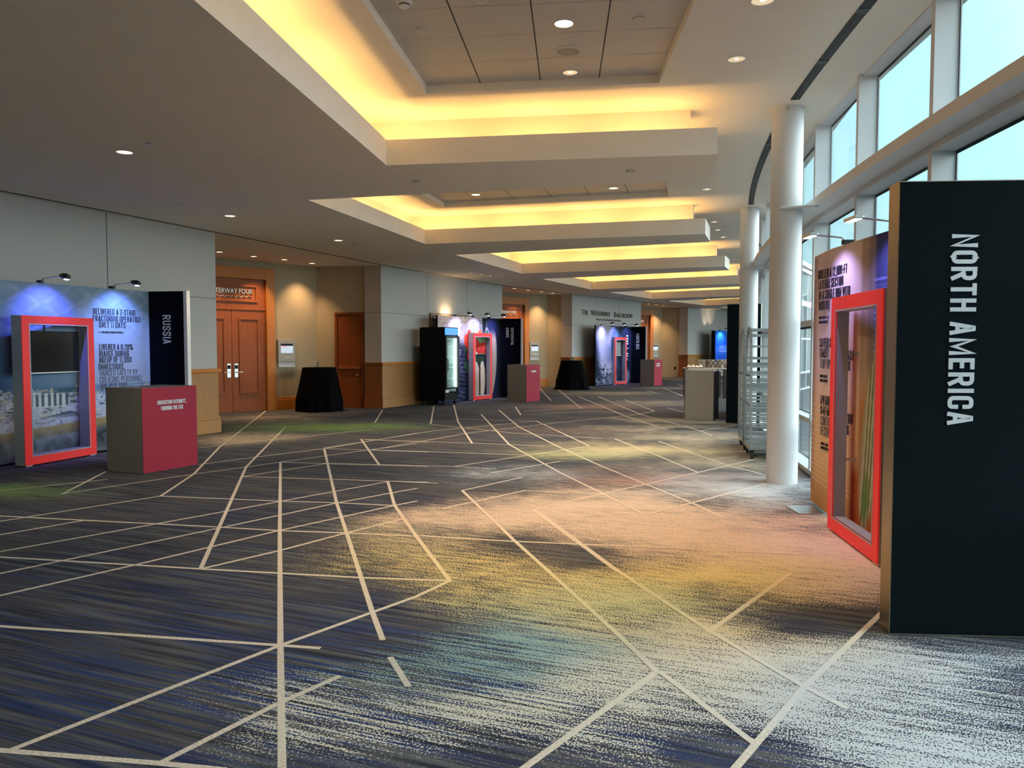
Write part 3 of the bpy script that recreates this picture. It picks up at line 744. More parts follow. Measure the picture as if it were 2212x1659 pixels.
def sj(P, Q, px): return upright(P, Q, px, 700)[0]
wall_run(2, W1S, A1, [sj(W1S, A1, -260), sj(W1S, A1, 235)])
wall_run(3, B1, A2, [sj(B1, A2, 924), sj(B1, A2, 1010)])
wall_run(4, B2, A3, [sj(B2, A3, 1288), sj(B2, A3, 1336.4)])
B4 = V2((13.6, 45.3))
wall_run(5, B3, B4, [sj(B3, B4, 1527), sj(B3, B4, 1572)])
wall_run(6, (-8.9, -9.2), W1S)
MB().hexa([(-12, -9.2), (5, -9.2), (5, -9.4), (-12, -9.4)], 0, 4.4).structure('wall_back', M_FABRIC_WALL)
e0 = polar(53.4, 47.6); MB().hexa([tuple(B4 - V2((0.4, 0))), tuple(e0), tuple(e0 + V2((0.2, 0.2))), tuple(B4 + V2((-0.2, 0.3)))], 0, 4.4).structure('wall_front', M_FABRIC_WALL)

# ------------------------------------------------------------------ doors
def panel_mould(mb, x0, x1, z0, z1, y, wd=0.045, h=0.03, mi=0):
    for a, b, c, d in ((x0, x1, z0, z0 + wd), (x0, x1, z1 - wd, z1), (x0, x0 + wd, z0 + wd, z1 - wd), (x1 - wd, x1, z0 + wd, z1 - wd)):
        mb.box(a, b, y - h, y, c, d, mi)
def double_door(n, right, d, name, visible_letters=True, w=0.0):
    """room entrance: right = floor point of the casing's right edge, d = direction left to right along the wall"""
    d = V2(d).normalized(); cw, lw = 0.23, 0.85; W = 2 * cw + 2 * lw
    o = V2(right) - d * W; rot = math.atan2(d.y, d.x)
    root = bpy.data.objects.new('door_%d' % n, None); C.objects.link(root); root.location = (o.x, o.y, 0); root.rotation_euler = (0, 0, rot); root['kind'] = 'structure'
    mb = MB(); top = 3.44
    mb.box(0, cw, -0.07, 0.03, 0, top); mb.box(W - cw, W, -0.07, 0.03, 0, top); mb.box(cw, W - cw, -0.07, 0.03, 3.17, top)
    mb.box(cw - 0.03, cw, -0.085, -0.02, 0, 3.2); mb.box(W - cw, W - cw + 0.03, -0.085, -0.02, 0, 3.2); mb.box(cw, W - cw, -0.085, -0.02, 3.17, 3.20)
    mb.build('casing', M_CASING, root, bevel=0.008)
    x0, x1 = cw, W - cw; y = -0.005
    mb = MB(); mb.box(x0, x1, y, 0.03, 2.45, 3.17); panel_mould(mb, x0 + 0.2, x1 - 0.2, 2.62, 3.02, y); mb.box(x0, x1, y - 0.02, y, 2.43, 2.46)
    tp = mb.build('transom_panel', M_CHERRY, root, bevel=0.006)
    V, FS = text_mesh(name, 0.118, xs=0.82, bold=0.0, extrude=0.02, align='CENTER')
    mb = MB(); mb.add([((x0 + x1) / 2 - 0.05 + a, y - 0.004 - c, 2.815 + b) for a, b, c in V], FS); mb.build('lettering', M_LETTER_M, tp, fix=False)
    mb = MB(); mb.tube([((x0 + x1) / 2 - 0.5 + i * 0.0125, y - 0.012, 2.745 + 0.014 * math.sin(i * 0.62)) for i in range(81)], 0.009, 6)
    mb.build('wave_line', M_LETTER_M, tp)
    for k in (0, 1):
        a = x0 + k * lw; mb = MB(); mb.box(a + 0.003, a + lw - 0.003, y, 0.03, 0.01, 2.43)
        ia, ib = (a + 0.17, a + lw - 0.16)
        panel_mould(mb, ia, ib, 0.45, 2.25, y, 0.05, 0.022)
        lf = mb.build('door_leaf', M_CHERRY, root, bevel=0.006)
        hx = a + (lw - 0.09 if k == 0 else 0.09)
        mb = MB(); mb.box(hx - 0.05, hx + 0.05, y - 0.018, y, 0.83, 1.17); mb.build('lock_plate', M_STEEL, lf, bevel=0.015)
        mb = MB(); mb.box(hx - 0.036, hx + 0.036, y - 0.03, y - 0.017, 1.04, 1.13); mb.build('card_reader', M_BLACK, lf, bevel=0.006)
        mb = MB(); s = -1 if k == 0 else 1
        mb.tube([(hx, y - 0.015, 0.96), (hx, y - 0.065, 0.96), (hx + s * 0.03, y - 0.07, 0.96), (hx + s * 0.14, y - 0.068, 0.955)], 0.011, 10); mb.build('handle', M_STEEL, lf, smooth=True)
        for hz in (0.3, 1.25, 1.55, 2.2):
            mb = MB(); ex = a if k == 0 else a + lw
            mb.tube([(ex, y - 0.012, hz - 0.06), (ex, y - 0.012, hz + 0.06)], 0.012, 8); mb.build('hinge', M_BRONZE, lf)
    return root
def sign_tablet(px, P, Q, label):
    """wall-mounted room sign with a lit screen"""
    s, _ = upright(P, Q, px, 750); d = d2(P, Q); p = V2(P) + d * s
    t = thing('room_sign', label, 'room sign', (p.x, p.y, 1.17), math.atan2(d.y, d.x), 'lit room signs beside the doors')
    mb = MB(); mb.box(-0.235, 0.235, -0.065, -0.004, 0.02, 0.58); mb.build('housing', mat('sign_housing', (0.34, 0.30, 0.25), 0.5, 0.3), t, bevel=0.012)
    mb = MB(); mb.box(-0.165, 0.165, -0.068, -0.064, 0.235, 0.415); mb.build('screen', M_SCREEN, t)
    mb = MB(); mb.box(-0.165, 0.165, -0.069, -0.064, 0.415, 0.465); mb.build('screen_header', M_BLACK, t)
    mb = MB(); mb.box(-0.15, 0.0, -0.0695, -0.067, 0.385, 0.40); mb.build('red_line', mat('red_screen_line', (0.6, 0.03, 0.05), 0.5, emit=(0.8, 0.05, 0.08), estr=0.5), t)
    mb = MB(); mb.box(-0.07, 0.07, -0.068, -0.064, 0.115, 0.135); mb.build('nameplate', M_BRONZE, t)
    mb = MB(); mb.box(-0.22, 0.22, -0.05, -0.004, -0.12, 0.02); mb.build('lower_shroud', M_GREY, t, bevel=0.006)
    return t
ALC = []
def alcove(n, A, Bp, Cn, D, casing_gap, ddir, name, sign_px, sign_label):
    """recess: back wall running through Cn along ddir, short side wall Cn->D, pillar face D->Bp"""
    dd = V2(ddir).normalized(); Cn = V2(Cn); D = V2(D)
    start = Cn - dd * 5.6
    L = 5.6
    nrm = V2((dd.y, -dd.x))
    MB().hexa([tuple(start), tuple(Cn), tuple(Cn - nrm * 0.15), tuple(start - nrm * 0.15)], 0, ZS + 0.02).structure('wall_left', M_BEIGE)
    # return behind the end of the fabric wall
    MB().hexa([tuple(A), tuple(A + (start - A).normalized() * 0.02), tuple(start), tuple(start - V2((0.1, 0.3))), tuple(A - d2(A, start) * 0 + V2((-0.14, -0.05)))], 0, ZS + 0.02).structure('wall_left', M_WALL_WARM)
    s = d2(Cn, D); sn = V2((s.y, -s.x))
    MB().hexa([tuple(Cn), tuple(D), tuple(D - sn * 0.15), tuple(Cn - sn * 0.15)], 0, ZS + 0.02).structure('wall_left', M_BEIGE)
    right = Cn - dd * casing_gap
    double_door(n, tuple(right + nrm * 0.03), dd, name)
    # baseboards
    mb = MB(); a = right; b = Cn
    mb.hexa([tuple(a + nrm * 0.03), tuple(b + nrm * 0.03), tuple(b), tuple(a)], 0, 0.26); mb.hexa([tuple(a + nrm * 0.02), tuple(b + nrm * 0.02), tuple(b), tuple(a)], 0.26, 0.31)
    mb.structure('baseboard_left', M_CASING, bevel=0.006)
    # pillar face with red-brown wainscot
    wall_run(10 + n, D + sn * 0.07, Bp, (), True, M_WALL_WARM, M_DARKWOOD)
    sign_tablet(sign_px, tuple(start + nrm * 0.0), tuple(Cn), sign_label)
    ALC.append((Cn, dd, nrm, right, s, sn))
alcove(1, A1, B1, (-5.0, 19.76), (-3.70, 19.50), 1.22, (1, 1.02), 'WATERWAY FOUR', 617, 'steel room sign with lit white screen, right of the WATERWAY FOUR door')
alcove(2, A2, B2, (1.41, 30.3), (1.94, 30.12), 1.0, (0.80, 0.60), 'WATERWAY FIVE', 1153, 'steel room sign with lit screen above the red side of the Continental Europe counter')
alcove(3, A3, B3, (7.8, 40.0), (8.63, 39.72), 0.70, (0.84, 0.545), 'WATERWAY SIX', 1414, 'farthest steel room sign with lit screen, just right of the North Sea display')

def service_door():
    Cn, dd, nrm, right, s, sn = ALC[0]
    P = Cn; Q = Cn + s
    sa = upright(P, Q, 725, 750)[0]; sb = upright(P, Q, 786, 750)[0]
    p = P + s * sa; W = sb - sa
    root = bpy.data.objects.new('door_4', None); C.objects.link(root); root.location = (p.x, p.y, 0); root.rotation_euler = (0, 0, math.atan2(s.y, s.x)); root['kind'] = 'structure'
    mb = MB(); mb.box(0, 0.06, -0.05, -0.002, 0, 2.43); mb.box(W - 0.05, W, -0.05, -0.002, 0, 2.43); mb.box(0.06, W - 0.05, -0.05, -0.002, 2.37, 2.43); mb.build('casing', M_DARKWOOD, root, bevel=0.005)
    mb = MB(); mb.box(0.06, W - 0.05, -0.02, -0.002, 0.01, 2.37); lf = mb.build('door_leaf', M_DARKWOOD, root)
    mb = MB(); mb.box(0.09, W - 0.08, -0.075, -0.02, 0.99, 1.06); mb.build('push_bar', M_CHERRY, lf, bevel=0.01)
    mb = MB(); mb.tube([(W - 0.14, -0.02, 0.84), (W - 0.14, -0.055, 0.84), (W - 0.2, -0.058, 0.84)], 0.012, 8); mb.build('handle', M_STEEL, lf, smooth=True)
service_door()

# ------------------------------------------------------------------ window wall on the right
RG, RF = 53.66, 53.85
FIN0, FSTEP = 5.60, 1.835
fin_deg = [FIN0 + FSTEP * k for k in range(-8, 23)]
def arc_prism(mb, R0, R1, a0, a1, z0, z1, n, mi=0):
    for k in range(n):
        p = [polar(R, a0 + (a1 - a0) * (k + e) / n) for R, e in ((R1, 0), (R1, 1), (R0, 1), (R0, 0))]
        mb.hexa([tuple(q) for q in p], z0, z1, mi)
def window_wall():
    a0, a1 = fin_deg[0], fin_deg[-1]; n = 60
    mb = MB()
    arc_prism(mb, RG - 0.006, RF + 0.02, a0, a1, 0.0, 0.055, n)         # sill
    mb.structure('trim_20', M_WHITE)
    for z0, z1, r in ((0.60, 0.66, RF - 0.03), (1.83, 1.89, RF - 0.03)):
        mb = MB(); arc_prism(mb, RG - 0.006, r, a0, a1, z0, z1, n); mb.structure('trim_21', M_WHITE)
    mb = MB(); arc_prism(mb, RG - 0.006, RF, a0, a1, 3.045, 3.10, n); mb.structure('trim_22', M_WHITE)
    mb = MB(); arc_prism(mb, RF - 0.02, 54.05, a0, a1, 3.10, 3.19, n); mb.structure('trim_23', M_WHITE)
    mb = MB(); arc_prism(mb, RG - 0.006, RF, a0, a1, 3.10, 3.24, n); mb.structure('trim_24', M_WHITE)
    mb = MB(); arc_prism(mb, RG - 0.006, RF - 0.04, a0, a1, 4.20, 4.40, n); mb.structure('trim_25', M_WHITE)
    for k, a in enumerate(fin_deg):
        mb = MB(); h = math.degrees(0.033 / RF)
        arc_prism(mb, RG - 0.004, RF, a - h, a + h, 0.0, 4.22, 1); mb.structure('trim_%d' % (30 + k), M_WHITE)
    for k in range(len(fin_deg) - 1):
        h = math.degrees(0.033 / RF); b0, b1 = fin_deg[k] + h, fin_deg[k + 1] - h
        root = MB(); gk = MB()
        for z0, z1 in ((0.055, 0.60), (0.66, 1.83), (1.89, 3.045), (3.24, 4.20)):
            p, q = polar(RG, b0), polar(RG, b1)
            root.poly([v3(p, z0), v3(q, z0), v3(q, z1), v3(p, z1)])
            e = 0.018; pi_, qi = polar(RG + 0.012, b0), polar(RG + 0.012, b1)
            for za, zb in ((z1 - e * 1.6, z1), (z0, z0 + e * 0.5)):
                gk.poly([v3(pi_, za), v3(qi, za), v3(qi, zb), v3(pi_, zb)])
            dd = d2(pi_, qi) * 0.014
            gk.poly([v3(pi_, z0), v3(pi_ + dd, z0), v3(pi_ + dd, z1), v3(pi_, z1)]); gk.poly([v3(qi, z0), v3(qi - dd, z0), v3(qi - dd, z1), v3(qi, z1)])
        o = root.structure('window_%d' % (k + 1), M_PANE, fix=False)
        g = gk.build('gasket', M_GASKET, o, fix=False)
    # outdoor terrace seen through the low panes
    mb = MB(); mb.poly([(-1, -30, -0.06), (60, -30, -0.06), (60, 60, -0.06), (20, 42, -0.06), (8, 24, -0.06), (4.5, 12, -0.06), (3.1, 2, -0.06), (3.3, -12, -0.06)])
    mb.structure('ground_terrace', M_GROUND, fix=False)
    # openings that sample the sky
    for k in range(0, len(fin_deg) - 1, 3):
        b0, b1 = fin_deg[k], fin_deg[min(k + 3, len(fin_deg) - 1)]; p, q = polar(RG - 0.12, b0), polar(RG - 0.12, b1); c = p.lerp(q, 0.5)
        o = light('sky_portal', 'AREA', (c.x, c.y, 2.14), 1.0, (1, 1, 1), shape='RECTANGLE', size=(q - p).length, size_y=4.2)
        d = (q - p).normalized(); nin = V2((-d.y, d.x))
        if nin.x > 0: nin = -nin
        X = Vector((d.x, d.y, 0)); Z = Vector((-nin.x, -nin.y, 0)); Y = Z.cross(X)
        o.rotation_euler = Matrix((X, Y, Z)).transposed().to_euler()
        o.data.cycles.is_portal = USE_PORTAL
window_wall()

def column(deg, label, R=54.3):
    p = polar(R, deg); t = thing('column', label, 'column', (p.x, p.y, 0), math.atan2(p.y - CEN.y, p.x - CEN.x), 'white columns along the window')
    mb = MB(); mb.lathe([(0.172, 0.0), (0.172, ZU + 0.01)], 48); mb.build('shaft', M_WHITE, t, smooth=True)
    # tapered plate tying the column to the light shelf; local -x points to the windows
    mb = MB(); pts = [(0.10, 0.19), (-0.14, 0.24), (-0.30, 0.24), (-0.30, -0.24), (-0.14, -0.24), (0.10, -0.19)]
    mb.hexa([(a, b) for a, b in pts], 3.085, 3.105); mb.build('shelf_bracket', M_WHITE, t, bevel=0.004)
    q = V2((0, 0)); vx = V2((-p.x, -p.y)); ang = math.atan2(vx.y, vx.x) - t.rotation_euler.z
    c = Vector((math.cos(ang) * 0.172, math.sin(ang) * 0.172, 4.185))
    mb = MB(); r = Vector((math.cos(ang), math.sin(ang), 0))
    mb.tube([c - r * 0.01, c + r * 0.012], 0.018, 14); mb.tube([c + r * 0.012, c + r * 0.02], 0.010, 10)
    mb.build('sprinkler', M_STEEL, t)
column(8.53, 'nearest white round column, in front of the silver bakery racks')
column(15.22, 'second white round column, behind the silver bakery racks', 54.12)
column(21.8, 'far white round column mostly hidden behind the second one', 54.0)
def slot(a0, a1, label, Ra=54.3, Rb=54.3):
    p = polar((Ra + Rb) / 2, (a0 + a1) / 2)
    t = thing('slot_diffuser', label, 'air diffuser', (p.x, p.y, ZU), 0, 'black slot diffusers')
    def band(mb, w0, w1, f0, f1, z0, z1, n):
        for k in range(n):
            pts = []
            for wd, e in ((w1, 0), (w1, 1), (w0, 1), (w0, 0)):
                f = f0 + (f1 - f0) * (k + e) / n; pts.append(tuple(polar(Ra + (Rb - Ra) * f + wd, a0 + (a1 - a0) * f)))
            mb.hexa(pts, z0, z1)
    mb = MB(); band(mb, -0.05, 0.045, 0, 1, ZU - 0.006, ZU - 0.001, 14); mb.build('slot', M_SLOT, t, world=True)
    mb = MB(); band(mb, -0.008, 0.003, 0, 1, ZU - 0.009, ZU - 0.005, 14); mb.build('blade', M_SLOTBAR, t, world=True)
    for f in (0.2, 0.4, 0.6, 0.8):
        mb = MB(); band(mb, -0.05, 0.045, f - 0.008, f + 0.008, ZU - 0.010, ZU - 0.004, 1); mb.build('spacer', M_SLOTBAR, t, world=True)
slot(2.3, 8.16, 'black linear slot diffuser in the ceiling running up to the nearest column')
slot(8.92, 14.8, 'black linear slot diffuser in the ceiling between the nearest and second columns', 54.3, 54.12)
slot(15.55, 21.4, 'black linear slot diffuser in the ceiling beyond the second column', 54.1, 54.0)

# ------------------------------------------------------------------ recessed lights and caps in the ceilings
def disc_thing(kind, px, py, h, r, label, glow, group):
    p = level(px, py, h)
    t = thing(kind, label, {'downlight': 'recessed light', 'ceiling_speaker': 'ceiling speaker', 'sprinkler_cap': 'sprinkler cap'}[kind], (p.x, p.y, h), 0, group)
    if kind == 'downlight':
        mb = MB(); mb.lathe([(r, 0.0), (r, -0.006), (r * 0.93, -0.008), (r * 0.9, -0.001)], 28, caps=False); mb.build('trim_ring', M_WHITE, t, smooth=True)
        mb = MB(); mb.lathe([(r * 0.92, -0.002), (r * 0.75, -0.0015), (r * 0.3, -0.001), (0.0, -0.001)], 28); mb.build('reflector', glow, t, smooth=True)
        mb = MB(); mb.lathe([(0.0, -0.004), (r * 0.22, -0.0035), (r * 0.22, -0.001)], 16); mb.build('bulb', M_LAMP_BR, t)
    elif kind == 'ceiling_speaker':
        mb = MB(); mb.lathe([(r, 0.0), (r, -0.008), (r * 0.95, -0.012), (r * 0.93, -0.004)], 32, caps=False); mb.build('rim', M_CEIL, t, smooth=True)
        mb = MB(); mb.lathe([(r * 0.94, -0.004), (r * 0.6, -0.006), (0.0, -0.007)], 32, caps=False); mb.build('grille', glow, t)
    else:
        mb = MB(); mb.lathe([(r, 0.0), (r, -0.008), (r * 0.85, -0.012), (0.0, -0.012)], 20); mb.build('cover_plate', glow, t, smooth=True)
    return t
G1 = 'recessed downlights'
for px, py, h, r, lab, g in [
    (269, 328, ZS, 0.085, 'lit downlight in the low grey ceiling nearest the left edge', M_LAMP), (497, 466, ZS, 0.085, 'lit downlight in the low ceiling in front of the WATERWAY FOUR doorway', M_LAMP), (731, 519, ZS, 0.085, 'lit downlight in the low ceiling in front of the wooden service door', M_LAMP),
    (1017, 589.7, ZS, 0.06, 'small downlight above the Continental Europe display, left of three', M_LAMP_DIM), (1038.7, 592.8, ZS, 0.06, 'small downlight above the Continental Europe display, middle of three', M_LAMP_DIM), (1060, 596, ZS, 0.06, 'small downlight above the Continental Europe display, right of three', M_LAMP_DIM),
    (474, 544, ZS, 0.075, 'downlight in the first door recess, above the WATERWAY FOUR lettering', M_LAMP), (548, 553.6, ZS, 0.075, 'downlight in the first door recess, second from the fabric wall', M_LAMP), (614, 560.6, ZS, 0.075, 'downlight in the first door recess, above the steel room sign', M_LAMP), (674, 568.6, ZS, 0.075, 'downlight in the first door recess, nearest its inner corner', M_LAMP),
    (1111, 622.7, ZS, 0.075, 'downlight in the second door recess, above its door casing', M_LAMP), (1141, 626.5, ZS, 0.075, 'downlight in the second door recess, second from the fabric wall', M_LAMP), (1170, 630, ZS, 0.075, 'downlight in the second door recess, above the steel room sign', M_LAMP), (1194, 633.2, ZS, 0.075, 'downlight in the second door recess, nearest its inner corner', M_LAMP),
    (1384, 654, ZS, 0.08, 'downlight in the third door recess, closest to the ballroom lettering wall', M_LAMP), (1402, 656.3, ZS, 0.08, 'downlight in the third door recess, over the amber door casing', M_LAMP), (1417, 658.3, ZS, 0.08, 'downlight in the third door recess, over the beige wall', M_LAMP), (1433, 660, ZS, 0.08, 'downlight in the third door recess, nearest its inner corner', M_LAMP),
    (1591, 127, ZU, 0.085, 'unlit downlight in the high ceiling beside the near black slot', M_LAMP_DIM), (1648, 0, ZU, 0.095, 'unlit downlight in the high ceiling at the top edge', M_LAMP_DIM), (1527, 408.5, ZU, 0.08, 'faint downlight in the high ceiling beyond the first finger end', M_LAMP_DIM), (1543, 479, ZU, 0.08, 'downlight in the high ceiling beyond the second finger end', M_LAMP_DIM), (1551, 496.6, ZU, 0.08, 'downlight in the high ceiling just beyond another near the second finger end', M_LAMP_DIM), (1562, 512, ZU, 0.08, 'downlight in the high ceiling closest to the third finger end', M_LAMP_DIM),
    (1218, 50, ZU + 0.085, 0.085, 'brightly lit downlight in the near tiled recess, before the round speaker', M_LAMP_BR), (1232, 156, ZU + 0.085, 0.08, 'lit downlight in the near tiled recess, beyond the round speaker', M_LAMP_DIM), (1028, 420, ZU + 0.085, 0.085, 'lit downlight at the left of the second tiled recess', M_LAMP), (1325, 406, ZU + 0.085, 0.085, 'lit downlight at the right of the second tiled recess', M_LAMP)]:
    disc_thing('downlight', px, py, h, r, lab, g, G1)
disc_thing('ceiling_speaker', 1227, 110, ZU + 0.085, 0.118, 'round ceiling speaker between two lit downlights in the near tiled recess', mat('speaker_grille', (0.42, 0.39, 0.34), 0.8), None)
for px, py, h, lab, m in [(325, 310, ZS, 'sprinkler cap beside the leftmost lit downlight', M_STEEL), (388, 442, ZS, 'sprinkler cap in the low ceiling between the two leftmost lit downlights', M_STEEL), (767, 526, ZS, 'sprinkler cap right of the downlight facing the service door', M_STEEL), (900, 390, ZS, 'sprinkler cap on the underside of the near ceiling finger, left end', M_STEEL), (1362, 368, ZS, 'sprinkler cap on the underside of the near ceiling finger, right end', M_STEEL), (1422, 518.5, ZS, 'sprinkler cap on the underside of the second ceiling finger', M_STEEL), (966, 540, ZS, 'sprinkler cap in the low ceiling below the second lit bay', M_STEEL),
                          (911, 64, ZU + 0.085, 'flush sprinkler cap in the near tiled recess, left side', M_TILE), (1380, 41, ZU + 0.085, 'flush sprinkler cap in the near tiled recess, right side', M_TILE), (1040, 0, ZU + 0.085, 'flush round cap at the top edge of the near tiled recess', M_TILE)]:
    disc_thing('sprinkler_cap', px, py, h, 0.055, lab, m, 'sprinkler caps in the ceiling')
p = level(873, 1, ZU + 0.085)
t = thing('smoke_detector', 'cream smoke detector in the near tiled recess at the top edge', 'smoke detector', (p.x, p.y, ZU + 0.085))
mb = MB(); mb.lathe([(0.065, 0), (0.065, -0.02), (0.055, -0.028)], 24); mb.build('base', M_WHITE, t, smooth=True)
mb = MB(); mb.lathe([(0.042, -0.028), (0.042, -0.05), (0.03, -0.06), (0.0, -0.062)], 20); mb.build('sensor_cap', M_WHITE, t, smooth=True)
mb = MB(); mb.lathe([(0.0435, -0.034), (0.0435, -0.042)], 20); mb.build('vent_band', M_BLACK, t)

# warm downlight pools: recesses by the doors and the tiled bays
def spot(loc, power, target, size, blend=0.6, col=(1.0, 0.76, 0.50), r=0.04):
    o = light('downlight_beam', 'SPOT', loc, power, col, spot_size=math.radians(size), spot_blend=blend, shadow_soft_size=r)
    aim(o, Vector(target) - Vector(loc)); return o
for i, (Cn, dd, nrm, right, s, sn) in enumerate(ALC):
    for t_, off, f in ((-0.55, 0.45, 1.0), (-1.75, 0.55, 1.0), (-2.9, 0.6, 0.8)):
        q = Cn + dd * t_ + nrm * off
        spot((q.x, q.y, 3.56), ALCOVE_POWER * f * (1.0 if i == 0 else 1.2), (q.x - nrm.x * 0.25, q.y - nrm.y * 0.25, 0), 92, 1.0, (1.0, 0.64, 0.33))
for px, py, f in ((269, 328, 0.5), (497, 466, 0.7), (731, 519, 0.6)):
    p = level(px, py, ZS); spot((p.x, p.y, 3.57), BAY_SPOT_POWER * f, (p.x, p.y, 0), 70)
for px, py, f in ((1218, 50, 1.0), (1232, 156, 0.7), (1028, 420, 0.9), (1325, 406, 0.9), (1017, 590, 0.5)):
    p = level(px, py, ZU if py < 500 else ZS); spot((p.x, p.y, p.z + 0.03 if py < 500 else 3.57), BAY_SPOT_POWER * f * (1.5 if py < 200 else 1.0), (p.x, p.y, 0), 100, 0.9)
spot((6.0, 23.4, 4.26), 110, (6.0, 23.5, 0), 44, 0.8)
for rec in RECS[2:5]:
    for f in (0.3, 0.7):
        c = rec[0].lerp(rec[1], f).lerp(rec[3].lerp(rec[2], f), 0.5); spot((c.x, c.y, ZU + 0.05), BAY_SPOT_POWER * 0.8, (c.x, c.y, 0), 90, 0.9)

# ------------------------------------------------------------------ printed display walls
def print_sheet(name, path, zb, zt, picture, nx, nz, parent, back=0.03, m=None):
    """tension-fabric sheet hung along a plan path (left to right as seen), with the picture woven into it"""
    path = [V2(p) for p in path]
    acc = [0.0]
    for a, b in zip(path[:-1], path[1:]): acc.append(acc[-1] + (b - a).length)
    L = acc[-1]; cols = []; nrm = []
    for i in range(nx + 1):
        s = L * i / nx; k = 0
        while k < len(path) - 2 and acc[k + 1] < s: k += 1
        f = (s - acc[k]) / (acc[k + 1] - acc[k]); cols.append(path[k].lerp(path[k + 1], f))
    for i in range(nx + 1):
        d = (cols[min(i + 1, nx)] - cols[max(i - 1, 0)]).normalized(); nrm.append(V2((-d.y, d.x)))
    mb = MB()
    for j in range(nz + 1):
        z = zb + (zt - zb) * j / nz
        for i in range(nx + 1): mb.v.append((cols[i].x, cols[i].y, z))
    for j in range(nz):
        for i in range(nx):
            a = j * (nx + 1) + i; mb.f.append([a, a + 1, a + nx + 2, a + nx + 1]); mb.mi.append(0)
    nf = len(mb.v)
    # back and edges so that the wall has real depth
    for i in range(nx + 1):
        q = cols[i] + nrm[i] * back
        mb.v += [(q.x, q.y, zb), (q.x, q.y, zt)]
    for i in range(nx):
        b0, b1 = nf + 2 * i, nf + 2 * i + 2
        mb.f += [[b1, b0, b0 + 1, b1 + 1], [nz * (nx + 1) + i, nz * (nx + 1) + i + 1, b1 + 1, b0 + 1], [i + 1, i, b0, b1]]; mb.mi += [1, 1, 1]
    e = nf + 2 * nx
    mb.f += [[0, nz * (nx + 1), nf + 1, nf], [nx, e, e + 1, nz * (nx + 1) + nx]]; mb.mi += [1, 1]
    o = mb.build(name, [m or M_PRINT, M_BLACK], parent, world=True, fix=False)
    img = np.clip(picture(nx + 1, nz + 1), 0, 1)
    srgb = np.where(img <= 0.04045, img / 12.92, ((img + 0.055) / 1.055) ** 2.4)
    cl = np.ones((len(o.data.vertices), 4), np.float32); cl[:nf, :3] = srgb.reshape(-1, 3); cl[nf:, :3] = 0.01
    a = o.data.color_attributes.new('print', 'FLOAT_COLOR', 'POINT'); a.data.foreach_set('color', cl.ravel())
    return o, L
def rgb(*c): return np.array(c) / 255.0
def over(img, mask, col): return img * (1 - mask[..., None]) + np.asarray(col) * mask[..., None]
def sm(a, b, x): t = np.clip((x - a) / (b - a), 0, 1); return t * t * (3 - 2 * t)
def uvgrid(nx, nz): return np.meshgrid(np.linspace(0, 1, nx), np.linspace(0, 1, nz))

